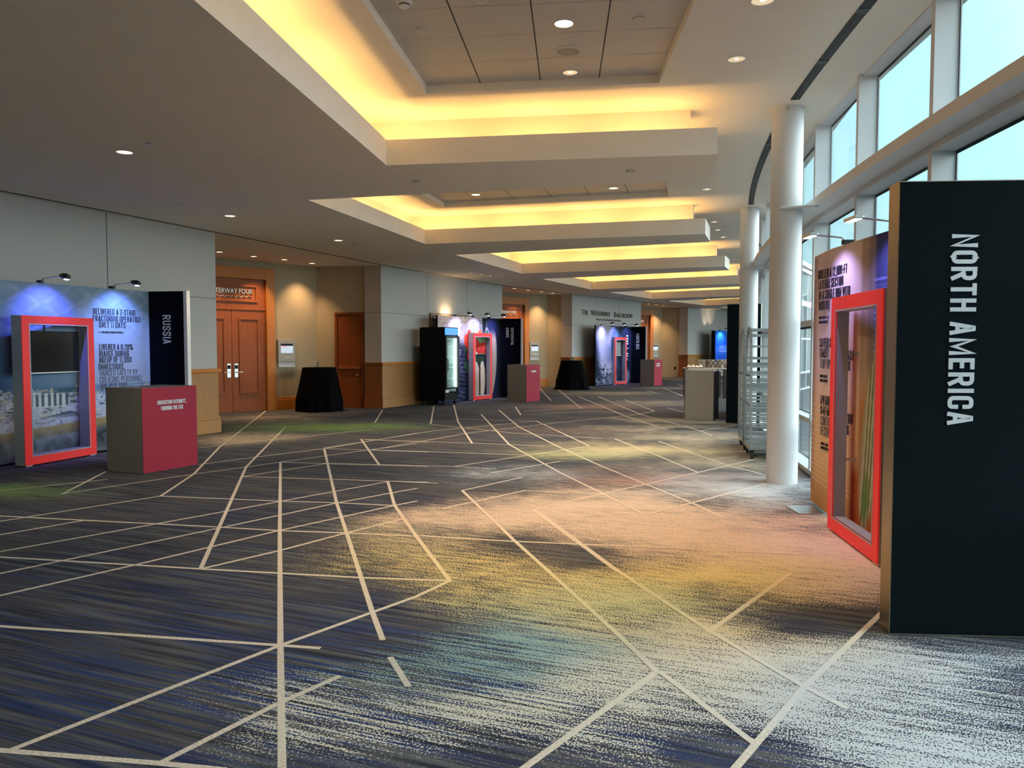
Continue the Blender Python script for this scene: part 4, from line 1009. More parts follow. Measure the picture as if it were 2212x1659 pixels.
def pic_russia(nx, nz):
    U, V = uvgrid(nx, nz); r = np.random.RandomState(3)
    img = np.zeros((nz, nx, 3)) + rgb(104, 132, 158)
    img = over(img, sm(0.62, 1.0, V) * 0.8, rgb(128, 148, 168)); img = over(img, sm(0.62, 0.35, U) * sm(0.85, 0.55, V) * 0.85, rgb(48, 84, 128))
    img = over(img, sm(0.55, 0.85, U) * sm(0.95, 0.6, V) * 0.85, rgb(176, 184, 206)); n = fbm((nz, nx), (6, 8), 5)
    img = over(img, sm(0.5, 0.75, n) * 0.35, rgb(170, 186, 205))
    # pale arrow-head pattern in the sky
    for kx in range(9):
        for kz in range(6):
            cx, cz = kx * 0.125 + (kz % 2) * 0.06, 0.70 + kz * 0.06
            d = np.abs(np.abs(V - cz) * 0.8 + (U - cx)); mk = (d < 0.012) & (np.abs(V - cz) < 0.05)
            img = over(img, mk * 0.22 * sm(0.6, 0.75, V), rgb(176, 192, 208))
    # snowy town
    img = over(img, sm(0.40, 0.34, V) * 1.0, rgb(182, 190, 206)); img = over(img, sm(0.42, 0.40, V) * sm(0.33, 0.37, V) * 0.6, rgb(80, 110, 140))
    for _ in range(1300):
        u0, v0 = r.rand(), 0.17 + 0.22 * r.rand(); wd, h = 0.004 + 0.022 * r.rand() ** 2, 0.004 + 0.012 * r.rand()
        mk = (U > u0) & (U < u0 + wd) & (V > v0) & (V < v0 + h)
        c = [(214, 218, 228), (190, 196, 210), (206, 210, 220), (120, 128, 142), (86, 92, 104), (190, 178, 150)][r.randint(6)]
        img = over(img, mk * 0.75, rgb(*c))
    for u0 in np.arange(0.50, 0.66, 0.021):   # arcaded facade
        mk = (U > u0) & (U < u0 + 0.010) & (V > 0.30) & (V < 0.365); img = over(img, mk * 0.85, rgb(70, 84, 104))
        mk = (U > u0 - 0.011) & (U < u0) & (V > 0.29) & (V < 0.375); img = over(img, mk * 0.8, rgb(214, 216, 222))
    mk = (np.abs(U - 0.70) < 0.014) & (V > 0.36) & (V < 0.425 - np.abs(U - 0.70) * 1.2); img = over(img, mk * 0.9, rgb(176, 188, 180))
    mk = (np.abs(U - 0.655) < 0.05) & (V > 0.37) & (V < 0.40); img = over(img, mk * 0.6, rgb(52, 86, 104))
    mk = (V > 0.235 - (U - 0.5) * 0.05) & (V < 0.262 - np.abs(U - 0.66) * 0.3); img = over(img, mk * 0.9, rgb(78, 80, 88))
    band = sm(0.185, 0.20, V + (U - 0.6) * -0.09 + 0.02 * n) * sm(0.25, 0.23, V + (U - 0.6) * -0.09); img = over(img, band * 0.5 * sm(0.42, 0.55, U), rgb(184, 190, 208))
    band = sm(0.115, 0.13, V + (U - 0.6) * -0.12) * sm(0.19, 0.175, V + (U - 0.6) * -0.12); img = over(img, band * 0.85, rgb(158, 136, 84))
    # old ivory building at the left
    mk = (U > 0.30) & (U < 0.42) & (V < 0.40) & (V > 0.2); img = over(img, mk * 0.9, rgb(186, 180, 156))
    for u0 in np.arange(0.31, 0.42, 0.014):
        mk = (U > u0) & (U < u0 + 0.005) & (V > 0.22) & (V < 0.33); img = over(img, mk * 0.7, rgb(110, 104, 92))
    mk = (U > 0.30) & (U < 0.40) & (V > 0.16) & (V < 0.21); img = over(img, mk * 0.85, rgb(168, 140, 74))
    t = fbm((nz, nx), (22, 40), 9, 4); img = over(img, sm(0.19, 0.06, V + 0.08 * (t - 0.5)) * 0.92, rgb(74, 82, 88)); img = over(img, (t > 0.52) * sm(0.2, 0.1, V) * 0.45, rgb(128, 136, 140))
    mk = sm(0.09, 0.0, np.hypot((U - 0.80) * 0.9, V - 0.10)); img = over(img, mk * 0.85 * (t > 0.42), rgb(34, 40, 44))
    mk = sm(0.07, 0.0, np.hypot((U - 0.37), V - 0.10)); img = over(img, mk * 0.7, rgb(52, 60, 58))
    return img
def blob(U, V, cx, cy, rx, ry, ang=0.0):
    c, s = math.cos(ang), math.sin(ang); x = (U - cx); y = (V - cy)
    return np.hypot((x * c + y * s) / rx, (-x * s + y * c) / ry)
def pic_europe(nx, nz):
    U, V = uvgrid(nx, nz); n = fbm((nz, nx), (14, 14), 21); n2 = fbm((nz, nx), (30, 30), 25)
    img = np.zeros((nz, nx, 3)) + rgb(22, 26, 46)
    img = over(img, sm(0.55, 0.80, V + 0.10 * (n - 0.5)) * sm(0.74, 0.70, U), rgb(196, 184, 188)); img = over(img, ((np.abs(n2 - 0.5) < 0.035) & (V > 0.66) & (U < 0.72)) * 0.7, rgb(120, 112, 120))
    img = over(img, sm(0.70, 0.74, U) * sm(0.5, 0.8, V), rgb(24, 26, 36)); img = over(img, sm(0.78, 0.86, U) * 0.9, rgb(18, 28, 66)); img = over(img, sm(0.94, 1.0, U), rgb(6, 8, 12))
    img = over(img, sm(0.42, 0.2, U) * sm(0.72, 0.5, V) * 0.9, rgb(52, 56, 104))
    for k in range(12):     # slate roofs, lower left
        d = np.abs((V - (0.03 + 0.05 * k)) + (U - 0.2) * 0.18); img = over(img, sm(0.010, 0.003, d) * sm(0.46, 0.40, U) * sm(0.62, 0.5, V) * 0.5, rgb(120, 130, 170))
    img = over(img, (n2 > 0.56) * sm(0.44, 0.40, U) * sm(0.6, 0.45, V) * 0.35, rgb(128, 134, 170))
    for u0, z, ln in ((0.31, 0.74, 0.03), (0.31, 0.725, 0.02), (0.31, 0.60, 0.05), (0.31, 0.575, 0.045), (0.31, 0.55, 0.035), (0.31, 0.44, 0.04), (0.31, 0.42, 0.03)):
        img = over(img, ((U > u0) & (U < u0 + ln) & (np.abs(V - z) < 0.008)) * 0.55, rgb(200, 206, 226))
    # upright leaves
    for u0, tip, top, wd, c in ((0.545, 0.530, 0.98, 0.016, (96, 150, 96)), (0.565, 0.575, 0.93, 0.014, (128, 176, 120)), (0.53, 0.515, 0.90, 0.014, (104, 150, 100)), (0.60, 0.585, 0.86, 0.014, (112, 160, 96)),
                                (0.68, 0.640, 0.98, 0.016, (92, 132, 84)), (0.70, 0.70, 0.86, 0.018, (98, 144, 92)), (0.745, 0.755, 0.97, 0.016, (70, 116, 84)), (0.72, 0.74, 0.82, 0.02, (120, 150, 90)), (0.66, 0.63, 0.78, 0.03, (110, 146, 80)), (0.60, 0.56, 0.74, 0.02, (206, 206, 160))):
        f = np.clip((V - 0.55) / (top - 0.55), 0, 1); cx = u0 + (tip - u0) * f; img = over(img, ((np.abs(U - cx - 0.035) < 1.6 * wd * (1 - f)) & (V > 0.55) & (V < top)) * 0.95, rgb(*c))
    # red tulip heads
    for cx, cy, rx, ry, c in ((0.44, 0.72, 0.035, 0.075, (214, 66, 40)), (0.49, 0.79, 0.035, 0.06, (232, 62, 44)), (0.67, 0.80, 0.03, 0.05, (226, 110, 60)), (0.47, 0.64, 0.03, 0.05, (196, 44, 30)), (0.48, 0.53, 0.028, 0.055, (172, 26, 28)),
                              (0.56, 0.69, 0.04, 0.07, (222, 74, 40)), (0.60, 0.66, 0.05, 0.085, (206, 52, 34)), (0.66, 0.62, 0.06, 0.07, (182, 40, 32)), (0.73, 0.63, 0.05, 0.08, (190, 40, 34)), (0.80, 0.62, 0.04, 0.13, (150, 24, 34)), (0.53, 0.62, 0.03, 0.07, (180, 40, 28))):
        b = blob(U, V, cx, cy, rx, ry); img = over(img, sm(1.05, 0.9, b), rgb(*c)); img = over(img, sm(0.5, 0.1, b) * 0.35, rgb(248, 130, 90))
    for cx, cy, rx, ry, a in ((0.44, 0.42, 0.035, 0.055, 0.5), (0.43, 0.60, 0.02, 0.05, -0.3), (0.46, 0.36, 0.03, 0.04, 1.0)):
        img = over(img, sm(1.05, 0.85, blob(U, V, cx, cy, rx, ry, a)), rgb(36, 70, 44))
    # dark stems bundle, then pale wooden clogs
    img = over(img, ((U > 0.54) & (U < 0.75) & (V > 0.42) & (V < 0.53)) * 0.95, rgb(20, 36, 28))
    for u0 in np.arange(0.545, 0.75, 0.018): img = over(img, ((np.abs(U - u0) < 0.004) & (V > 0.42) & (V < 0.52)) * 0.8, rgb(48, 86, 52))
    img = over(img, sm(1.03, 0.95, blob(U, V, 0.87, 0.46, 0.085, 0.46, -0.04)) * sm(0.90, 0.72, V) * (U > 0.79), rgb(176, 160, 142))
    img = over(img, sm(1.05, 0.95, blob(U, V, 0.60, 0.24, 0.075, 0.225, 0.05)), rgb(206, 188, 162)); img = over(img, sm(1.05, 0.95, blob(U, V, 0.71, 0.24, 0.05, 0.225, 0.0)), rgb(214, 196, 168))
    img = over(img, sm(0.018, 0.006, np.abs(U - 0.665)) * ((V > 0.08) & (V < 0.44)), rgb(40, 26, 16)); img = over(img, (n2 > 0.58) * sm(0.45, 0.4, V) * ((U > 0.54) & (U < 0.93)) * 0.18, rgb(120, 96, 74))
    g = sm(1.05, 0.9, blob(U, V, 0.80, 0.73, 0.035, 0.125, 0.06)); img = over(img, g, rgb(46, 98, 66)); img = over(img, sm(1.2, 1.05, blob(U, V, 0.80, 0.73, 0.042, 0.14, 0.06)) * (1 - g) * 0.6, rgb(190, 180, 170))
    return img
def pic_northsea(nx, nz):
    U, V = uvgrid(nx, nz); n = fbm((nz, nx), (10, 8), 31); n2 = fbm((nz, nx), (34, 26), 36)
    img = np.zeros((nz, nx, 3)) + rgb(18, 30, 52)
    img = over(img, sm(0.30, 0.12, np.abs(U - 0.18 - 0.2 * (1 - V) + 0.05 * (n - .5))) * 0.95, rgb(176, 172, 190)); img = over(img, sm(0.62, 1.0, V) * sm(0.72, 0.3, U) * 0.8, rgb(150, 146, 152))
    img = over(img, sm(0.12, 0.02, U) * sm(0.85, 0.95, V) * 0.6, rgb(70, 70, 74)); img = over(img, (n2 > 0.54) * sm(0.35, 0.6, U) * sm(0.4, 0.9, V) * 0.4, rgb(88, 104, 122))
    rock = sm(0.50, 0.58, n2 + 0.25 * sm(0.28, 0.06, V) - 0.06 + 0.12 * sm(0.12, 0.0, U) * sm(0.5, 0.3, V)); img = over(img, rock * sm(0.48, 0.25, V) * sm(0.55, 0.30, U) * 0.95, rgb(22, 34, 48))
    img = over(img, (n2 > 0.50) * sm(0.20, 0.06, V) * sm(0.6, 0.4, U) * 0.6, rgb(158, 160, 178)); img = over(img, sm(0.3, 0.0, np.abs(U - 0.46)) * sm(0.75, 0.6, V) * sm(0.3, 0.45, V) * 0.5, rgb(40, 62, 92))
    for k in range(40):
        rr = np.random.RandomState(k); u0, v0 = 0.45 + 0.3 * rr.rand(), 0.04 + 0.4 * rr.rand(); sl = 1.5 + 2 * rr.rand()
        img = over(img, ((np.abs((U - u0) * sl + (V - v0)) < 0.008) & (np.abs(V - v0) < 0.05)) * 0.5, rgb(120, 140, 160))
    img = over(img, sm(0.70, 0.80, U) * 0.92, rgb(12, 22, 44)); b = blob(U, V, 0.88, 0.12, 0.10, 0.16); img = over(img, sm(1.1, 0.7, b + 0.5 * (n2 - 0.5)) * 0.8, rgb(132, 140, 172)); img = over(img, sm(1.1, 0.6, blob(U, V, 0.86, 0.62, 0.10, 0.03)) * 0.5, rgb(110, 130, 160))
    img = over(img, sm(0.2, 0.05, np.abs(V - 0.82) + np.abs(U - 0.62)) * 0.5, rgb(100, 150, 180))
    return img
def pic_america(nx, nz):
    U, V = uvgrid(nx, nz); n = fbm((nz, nx), (8, 6), 41)
    U = np.where(U < 0.375, U * 1.36, 0.51 + (U - 0.375) * 2.2)
    img = np.zeros((nz, nx, 3)) + rgb(214, 194, 204)
    img = over(img, sm(0.62, 0.25, V) * 0.9, rgb(208, 174, 122)); img = over(img, sm(0.25, 0.0, V) * 0.8, rgb(176, 124, 76)); img = over(img, sm(0.20, 0.38, U) * sm(0.62, 0.48, U) * sm(0.3, 0.6, V) * 0.8, rgb(216, 188, 166))
    img = over(img, sm(0.0, 0.10, V) * sm(0.09, 0.0, U) * 0.5, rgb(118, 78, 70))
    for z in list(np.arange(0.80, 1.0, 0.016)) + list(np.arange(0.10, 0.40, 0.020)):
        wob = 0.5 + 0.5 * math.sin(z * 91); img = over(img, sm(0.0035, 0.001, np.abs(V - z)) * 0.55 * ((U < 0.52) | (V < 0.5)) * (np.abs(U - 0.2 - 0.1 * wob) < 0.34), rgb(222, 190, 160))
    img = over(img, sm(0.50, 0.53, U) * sm(0.69, 0.66, U), rgb(168, 146, 128)); img = over(img, sm(0.58, 0.63, U) * sm(0.40, 0.62, V) * 0.75, rgb(116, 106, 108))
    img = over(img, sm(0.655, 0.70, U) * sm(0.60, 0.75, V), rgb(54, 58, 96)); img = over(img, sm(0.80, 0.90, U) * sm(0.60, 0.7, V), rgb(132, 120, 196))
    for z in np.arange(0.62, 0.86, 0.018): img = over(img, sm(0.004, 0.001, np.abs(V - z)) * ((U > 0.66) & (U < 0.8)) * 0.6, rgb(150, 160, 220))
    img = over(img, sm(0.50, 0.56, U) * sm(0.55, 0.35, V), rgb(150, 76, 34)); img = over(img, sm(0.45, 0.48, U) * sm(0.24, 0.16, V) * 0.9, rgb(152, 68, 26))
    img = over(img, sm(0.78, 0.6, np.abs(U - 0.62) * 6) * sm(0.58, 0.42, V) * 0.3, rgb(214, 170, 120))
    # husk-like green sheaf
    a = blob(U, V, 0.645, 0.30, 0.10, 0.30, -0.20); img = over(img, sm(1.05, 0.95, a), rgb(148, 140, 112))
    for k in range(9):
        u0 = 0.56 + 0.018 * k; d = np.abs(U - (u0 + 0.16 * (V - 0.1))); img = over(img, sm(0.012, 0.002, d) * sm(1.02, 0.9, a) * 0.75, rgb(62, 88, 48) if k % 2 else rgb(196, 192, 170))
    img = over(img, sm(1.0, 0.6, blob(U, V, 0.61, 0.13, 0.05, 0.10, -0.2)) * 0.7, rgb(84, 116, 56)); img = over(img, (n > 0.6) * sm(0.6, 0.5, V) * 0.12, rgb(220, 190, 150))
    return img
def pic_blue(nx, nz):
    U, V = uvgrid(nx, nz); img = np.zeros((nz, nx, 3)) + rgb(24, 84, 196); img = over(img, sm(0.7, 1.0, V), rgb(40, 120, 224)); img = over(img, sm(0.72, 0.55, V) * sm(0.4, 0.6, V) * 0.6, rgb(90, 130, 214))
    for z, l in ((0.66, 0.55), (0.63, 0.5), (0.60, 0.5), (0.55, 0.4)): img = over(img, ((np.abs(V - z) < 0.006) & (U > 0.22) & (U < 0.22 + l)) * 0.5, rgb(210, 222, 240))
    img = over(img, sm(0.02, 0.0, V - 0.30 - 0.12 * U), rgb(164, 150, 132)); n = fbm((nz, nx), (20, 10), 51); img = over(img, (n > 0.55) * (V < 0.3) * 0.5, rgb(110, 100, 90))
    return img
def pic_side(nx, nz):
    U, V = uvgrid(nx, nz); img = np.zeros((nz, nx, 3)) + rgb(176, 120, 120); img = over(img, sm(0.6, 0.3, V), rgb(120, 96, 150)); return img

H = 2.42
def display(label, path, joint, end, picture, nx, nz, title, title_rows, group, tpos, tsize, left_end=True):
    """curved printed wall ending in a dark title panel with a pale end cap"""
    t = thing('display_backdrop', label, 'display backdrop', (joint[0], joint[1], 0), math.atan2(path[1][1] - path[0][1], path[1][0] - path[0][0]), group)
    sh, L = print_sheet('graphic_panel', path, 0.03, H, picture, nx, nz, t, back=0.06)
    J, E = V2(joint), V2(end); d = (E - J).normalized(); n = V2((d.y, -d.x))
    mb = MB(); mb.hexa([tuple(J), tuple(E), tuple(E - n * 0.09), tuple(J - n * 0.09)], 0.02, H); ep = mb.build('title_panel', M_NAVY, t, world=True)
    mb = MB(); mb.hexa([tuple(E - d * 0.002 + n * 0.004), tuple(E + d * 0.05 + n * 0.0), tuple(E + d * 0.05 - n * 0.094), tuple(E - d * 0.002 - n * 0.094)], 0.0, H + 0.008); mb.build('end_cap', M_WHITE, t, world=True)
    X = Vector((0, 0, -1)); Y = Vector((d.x, d.y, 0))
    for (row, off) in title_rows:
        o = Vector((J.x, J.y, 0)) + Y * (tpos[0] + off) + Vector((n.x, n.y, 0)) * 0.003; o.z = tpos[1]
        letters_sub('title_lettering', row, o, X, Y, tsize, ep, t)
    mb = MB(); p0, p1 = V2(path[0]), V2(path[1]); q = p0.lerp(p1, 0.3); mb.hexa([tuple(q + V2((-0.2, -0.2))), tuple(q + V2((0.2, -0.2))), tuple(q + V2((0.2, 0.2))), tuple(q + V2((-0.2, 0.2)))], 0.0, 0.012)
    return t
def letters_sub(name, body, o, X, Y, size, parent, root, m=None, w=0.50, wt=0.14, gap=0.13):
    V, FS = stroke_text(body, size, w, wt, gap, extrude=0.003)
    N = X.cross(Y); mb = MB(); mb.add([Vector(o) + X * a + Y * b + N * c for a, b, c in V], FS); mb.v = [tuple(to_local(root, v)) for v in mb.v]
    return mb.build(name, m or M_LETTER_W, parent, fix=False)
def wall_text(t, P, Q, rows, m_default=None):
    """text on the flat stretch P->Q of a printed wall: rows of (body, px, py baseline-left, cap height m, material, xs, bold)"""
    d = d2(P, Q); X = Vector((d.x, d.y, 0)); Y = Vector((0, 0, 1)); n = Vector((d.y, -d.x, 0))
    for body, s, z, h, m, xs, bold in rows:
        o = Vector((P[0], P[1], 0)) + X * s + Y * z + n * 0.003
        thin = m is M_LETTER_T; letters('print_lettering', body, o, X, Y, h, m, t, w=0.40 * xs / 0.6, wt=0.075 if thin else 0.115, gap=0.125)

RU0, RUJ, RUE = (-7.30, 8.32), (-5.70, 12.10), (-5.10, 11.98)
RUb = (-5.745, 11.99)
ru = display('long grey-blue display wall with snowy town print and dark RUSSIA end panel', [RU0, RUb, (-5.735, 12.02), (-5.71, 12.05), (-5.68, 12.065)], (-5.69, 12.065), RUE, pic_russia, 300, 210, 'RUSSIA', [('RUSSIA', 0.0)], None, (0.24, 2.05), 0.135)
Z0 = upright(RU0, RUb, 201, 678); 
def rs(px, py): return upright(RU0, RUb, px, py)
rows = []
for body, px, py, h, m, xs, b in [
    ('DELIVERED A 7-STAGE', 201, 678.5, 0.088, M_LETTER_B, 0.60, 0.010), ('FRACTURING OPERATION', 201, 693.5, 0.088, M_LETTER_B, 0.60, 0.010), ('ONLY 11 DAYS', 214, 707.5, 0.088, M_LETTER_B, 0.60, 0.010), ('A  |  PRESSURE PUMPING SERVICES', 212, 719.5, 0.028, M_LETTER_B, 0.72, 0.01),
    ('LIVERED A 0.28%', 214.5, 756, 0.088, M_LETTER_B, 0.60, 0.010), ('RIANCE DURING', 214.5, 770.5, 0.088, M_LETTER_B, 0.60, 0.010), ('AKEUP OF 11,000', 214, 784, 0.088, M_LETTER_B, 0.60, 0.010), ('ONNECTIONS,', 213, 799, 0.088, M_LETTER_B, 0.60, 0.010),
    ('HANCED SAFETY BY', 216, 812.5, 0.088, M_LETTER_T, 0.60, 0.0), ('CREASING PERSONNEL', 216, 827, 0.088, M_LETTER_T, 0.60, 0.0), ('THE RED ZONE', 217, 841, 0.088, M_LETTER_T, 0.60, 0.0)]:
    s, z = rs(px, py); rows.append((body, s, z, h, m, xs, b))
wall_text(ru, RU0, RUb, rows)

EU0, EUb, EUJ, EUE = (-2.02, 20.95), (-0.62, 23.22), (-0.36, 23.50), (0.27, 23.42)
eu = display('display wall with red tulips print and dark CONTINENTAL EUROPE end panel', [EU0, EUb, (-0.52, 23.36), (-0.44, 23.45), (-0.36, 23.50)], EUJ, EUE, pic_europe, 210, 190, '', [('CONTINENTAL', 0.33), ('EUROPE', 0.18)], None, (0.0, 2.14), 0.085)
NS0, NSb, NSJ, NSE = (3.30, 30.35), (4.86, 32.62), (5.10, 32.86), (5.68, 32.72)
ns = display('display wall with waterfall print and dark NORTH SEA end panel below the ballroom lettering', [NS0, NSb, (4.94, 32.73), (5.02, 32.81), (5.10, 32.86)], NSJ, NSE, pic_northsea, 180, 170, '', [('NORTH SEA', 0.20)], None, (0.0, 2.13), 0.13)
sN = lambda px, py: upright(NS0, NSb, px, py)
rws = []
for px, py, ln, h in ((1353, 727, 0.16, 0.055), (1353, 733, 0.22, 0.055), (1353, 738.5, 0.26, 0.06), (1353, 744, 0.18, 0.06), (1353, 753.5, 0.24, 0.03), (1353, 765.5, 0.30, 0.06), (1353, 770.5, 0.26, 0.06), (1353, 775, 0.10, 0.025), (1353, 778, 0.16, 0.025)):
    s, z = sN(px, py); rws.append((s, z, ln, h))
d = d2(NS0, NSb); marks('print_lines', rws, (NS0[0] + d.y * 0.004, NS0[1] - d.x * 0.004, 0), (d.x, d.y, 0), (0, 0, 1), M_LETTER_W, ns)

# far blue display
BL0, BL1 = (10.62, 40.2), (11.9, 41.3)
bl = thing('display_backdrop', 'far blue display wall with sandy foot, left of the tall dark panel', 'display backdrop', (BL0[0], BL0[1], 0), 0.71)
print_sheet('graphic_panel', [BL0, BL1], 0.03, 2.42, pic_blue, 40, 90, bl, back=0.25)

# North America stand: tall dark title panel and printed wall along the windows
def title_panel(name, label, P, Q, th, text_rows, size, group=None, letters_at=None):
    P, Q = V2(P), V2(Q); d = (Q - P).normalized(); n = V2((d.y, -d.x))
    t = thing(name, label, 'title panel', (P.x, P.y, 0), math.atan2(d.y, d.x), group)
    mb = MB(); a = P + d * 0.004; mb.hexa([tuple(a + n * 0.004), tuple(Q + n * 0.004), tuple(Q), tuple(a)], 0.012, H - 0.006); mb.build('front_fabric', M_PANEL, t, world=True)
    mb = MB(); mb.hexa([tuple(P), tuple(Q), tuple(Q - n * th), tuple(P - n * th)], 0.0, H); mb.build('metal_frame', M_BRONZE, t, world=True, bevel=0.004)
    if letters_at:
        X = Vector((0, 0, -1)); Y = Vector((d.x, d.y, 0))
        o = Vector((P.x, P.y, 0)) + Y * letters_at[0] + Vector((n.x, n.y, 0)) * 0.006; o.z = letters_at[1]
        letters_sub('title_lettering', text_rows, o, X, Y, size, t, t, w=letters_at[2], wt=0.165, gap=0.125)
    return t
NAP, NAQ = (2.031, 4.072), (2.96, 4.01)
na = title_panel('title_panel', 'tall dark NORTH AMERICA title panel with metal edge at right front', NAP, NAQ, 0.13, 'NORTH AMERICA', 0.132, None, (0.268, 2.14, 0.515))
NG0, NGb, NG1 = (2.96, 7.56), (2.86, 6.9), (2.83, 4.22)
ng = thing('display_backdrop', 'brown display wall with pipe and husk print beside the windows, behind the NORTH AMERICA panel', 'display backdrop', (2.86, 6.2, 0), -1.57)
print_sheet('graphic_panel', [NG0, (2.90, 7.2), NGb, NG1], 0.04, 2.43, pic_america, 190, 150, ng, back=0.05)
mb = MB(); mb.hexa([(2.66, 7.05), (3.12, 7.05), (3.12, 7.42), (2.66, 7.42)], 0.0, 0.012); mb.build('foot_plate', M_STEEL, ng, world=True, bevel=0.003)
def gs(px, py): return upright(NGb, NG1, px, py)
rows = []
for body, px, py, h, m, xs, b in [
    ('DRILLED A 12,000-FT', 1768, 604, 0.082, M_LETTER_B, 0.58, 0.008), ('LATERAL SECTION', 1769, 626, 0.082, M_LETTER_B, 0.58, 0.010), ('IN A SINGLE RUN WITH', 1770, 648.5, 0.082, M_LETTER_B, 0.58, 0.008), ('HIGH RO', 1769.5, 670.5, 0.082, M_LETTER_B, 0.58, 0.010),
    ('UNITED STATES  |  DR', 1770, 690, 0.026, M_LETTER_B, 0.62, 0.01), ('MAGNUS ROTARY ST', 1770, 699.5, 0.026, M_LETTER_B, 0.62, 0.01), ('SAVED 2', 1771, 750.5, 0.085, M_LETTER_B, 0.58, 0.010), ('TIME', 1771, 772.5, 0.085, M_LETTER_B, 0.58, 0.010), ('BY', 1784, 771.5, 0.085, M_LETTER_T, 0.52, 0.0), ('TRIP OPE', 1772, 795.5, 0.085, M_LETTER_T, 0.55, 0.0),
    ('UNITED STATES  |', 1772, 815, 0.026, M_LETTER_B, 0.62, 0.01), ('ADVNCT OPENHO', 1772, 824.5, 0.026, M_LETTER_B, 0.62, 0.01), ('AWARD', 1773, 873, 0.085, M_LETTER_B, 0.58, 0.010), ('$43-MI', 1773, 895, 0.085, M_LETTER_B, 0.58, 0.010), ('CONTRA', 1773, 917.5, 0.085, M_LETTER_T, 0.55, 0.0), ('RECOVE', 1773, 939, 0.085, M_LETTER_T, 0.55, 0.0),
    ('CANADA  |  PROD', 1773.5, 960, 0.026, M_LETTER_B, 0.62, 0.01), ('ARTIFICIAL LIFT S', 1773.5, 969, 0.026, M_LETTER_B, 0.62, 0.01),
    ('G', 1829, 752, 0.085, M_LETTER_B, 0.58, 0.010), ('NGLE-', 1829, 778, 0.085, M_LETTER_T, 0.55, 0.0), ('CK', 1829, 801, 0.085, M_LETTER_T, 0.55, 0.0), ('TION', 1828, 914, 0.085, M_LETTER_T, 0.55, 0.0), ('OIL', 1826, 938, 0.085, M_LETTER_T, 0.55, 0.0)]:
    s, z = gs(px, py); rows.append((body, s, z, h, m, xs, b))
wall_text(ng, NGb, NG1, rows)
mid = title_panel('title_panel', 'tall plain dark panel standing behind the second white column', (4.36, 15.62), (4.95, 15.32), 0.10, '', 0.1)
sd = thing('display_backdrop', 'far display wall edge seen between the white columns behind the tall plain dark panel', 'display backdrop', (5.15, 17.6, 0), -1.77)
print_sheet('graphic_panel', [(5.62, 18.6), (5.10, 16.0)], 0.03, 2.42, pic_side, 12, 30, sd, back=0.04)

# ------------------------------------------------------------------ clip-on lamps of the displays
def clip_lamp(label, px, py, P, Q, reach, group, power, zt=H, bar=False, target=0.10, col=(0.15, 0.17, 1.0), aim_z=1.4):
    s, z = upright(P, Q, px, py); d = d2(P, Q); n = V2((d.y, -d.x)); p = V2(P) + d * s
    t = thing('display_lamp', label, 'display lamp', (p.x, p.y, zt), math.atan2(d.y, d.x), group)     # local -y points to the hall
    mb = MB(); mb.box(-0.025, 0.025, -0.02, 0.075, 0.001, 0.04); mb.build('clamp', M_BLACKMETAL, t, bevel=0.004)
    mb = MB(); mb.tube([(0, 0.01, 0.03), (0, -0.03, 0.06), (0, -reach + 0.03, 0.085)], 0.008, 8); mb.build('arm', M_STEEL, t, smooth=True)
    if bar:
        mb = MB(); mb.box(-0.10, 0.10, -reach - 0.035, -reach + 0.035, 0.065, 0.09); h = mb.build('lamp_head', M_STEEL, t, bevel=0.006)
        mb = MB(); mb.box(-0.09, 0.09, -reach - 0.025, -reach + 0.025, 0.060, 0.065); mb.build('led_strip', M_LED, h)
    else:
        mb = MB(); a = Vector((0, -reach + 0.06, 0.092)); b = Vector((0, -reach - 0.11, 0.062))
        mb.tube([a, a.lerp(b, 0.25), a.lerp(b, 0.7), b], [0.012, 0.034, 0.042, 0.03], 14); h = mb.build('lamp_head', M_BLACKMETAL, t, smooth=True)
        mb = MB(); q = a.lerp(b, 0.75) + Vector((0, 0.0, -0.036)); mb.lathe([(0.0, -0.012), (0.030, -0.008), (0.034, 0.004)], 16, q); mb.build('lens', M_LED, h)
    if power:
        l = light('display_lamp_beam', 'SPOT', (0, -reach - 0.02, 0.035), power * 6.0, col, t, spot_size=math.radians(104), spot_blend=1.0, shadow_soft_size=0.03)
        aim(l, Vector((0, reach + 0.0, -0.62)))
    return t
LG = 'clip-on display lamps'
clip_lamp('clip-on arm lamp above the red frame of the Russia display', 90, 606, RU0, RUb, 0.42, LG, 13)
clip_lamp('clip-on arm lamp above the black text of the Russia display', 245, 619, RU0, RUb, 0.42, LG, 11, col=(0.24, 0.36, 1.0))
for px, py, lab in ((984, 681, 'clip-on arm lamp nearest the black cooler on the Continental Europe display'), (1023, 683, 'middle clip-on arm lamp above the tulips of the Continental Europe display'), (1058, 686, 'clip-on arm lamp nearest the dark end of the Continental Europe display')):
    clip_lamp(lab, px, py, EU0, EUb, 0.45, LG, 11, col=(0.5, 0.5, 1.0))
for px, py, lab in ((1299.3, 703, 'left clip-on arm lamp above the waterfall of the North Sea display'), (1325.6, 703.5, 'middle clip-on arm lamp of the North Sea display, above the red frame'), (1352.7, 704, 'right clip-on arm lamp of the North Sea display, above the white text')):
    clip_lamp(lab, px, py, NS0, NSb, 0.45, LG, 17, col=(0.38, 0.42, 1.0))
for s_, lab in ((0.25, 'LED bar lamp above the far end of the brown North America wall'), (1.12, 'LED bar lamp above the brown North America wall, nearer the dark title panel')):
    p = V2(NGb) + d2(NGb, NG1) * s_
    t = clip_lamp(lab, 1816, 530, NGb, NG1, 0.30, LG, 4, bar=True, zt=2.43, col=(0.40, 0.38, 1.0)); t.location = (p.x, p.y, 2.43)
clip_lamp('small lamp on top of the far blue display wall', 1556, 715, BL0, BL1, 0.35, LG, 14, col=(0.5, 0.6, 1.0))
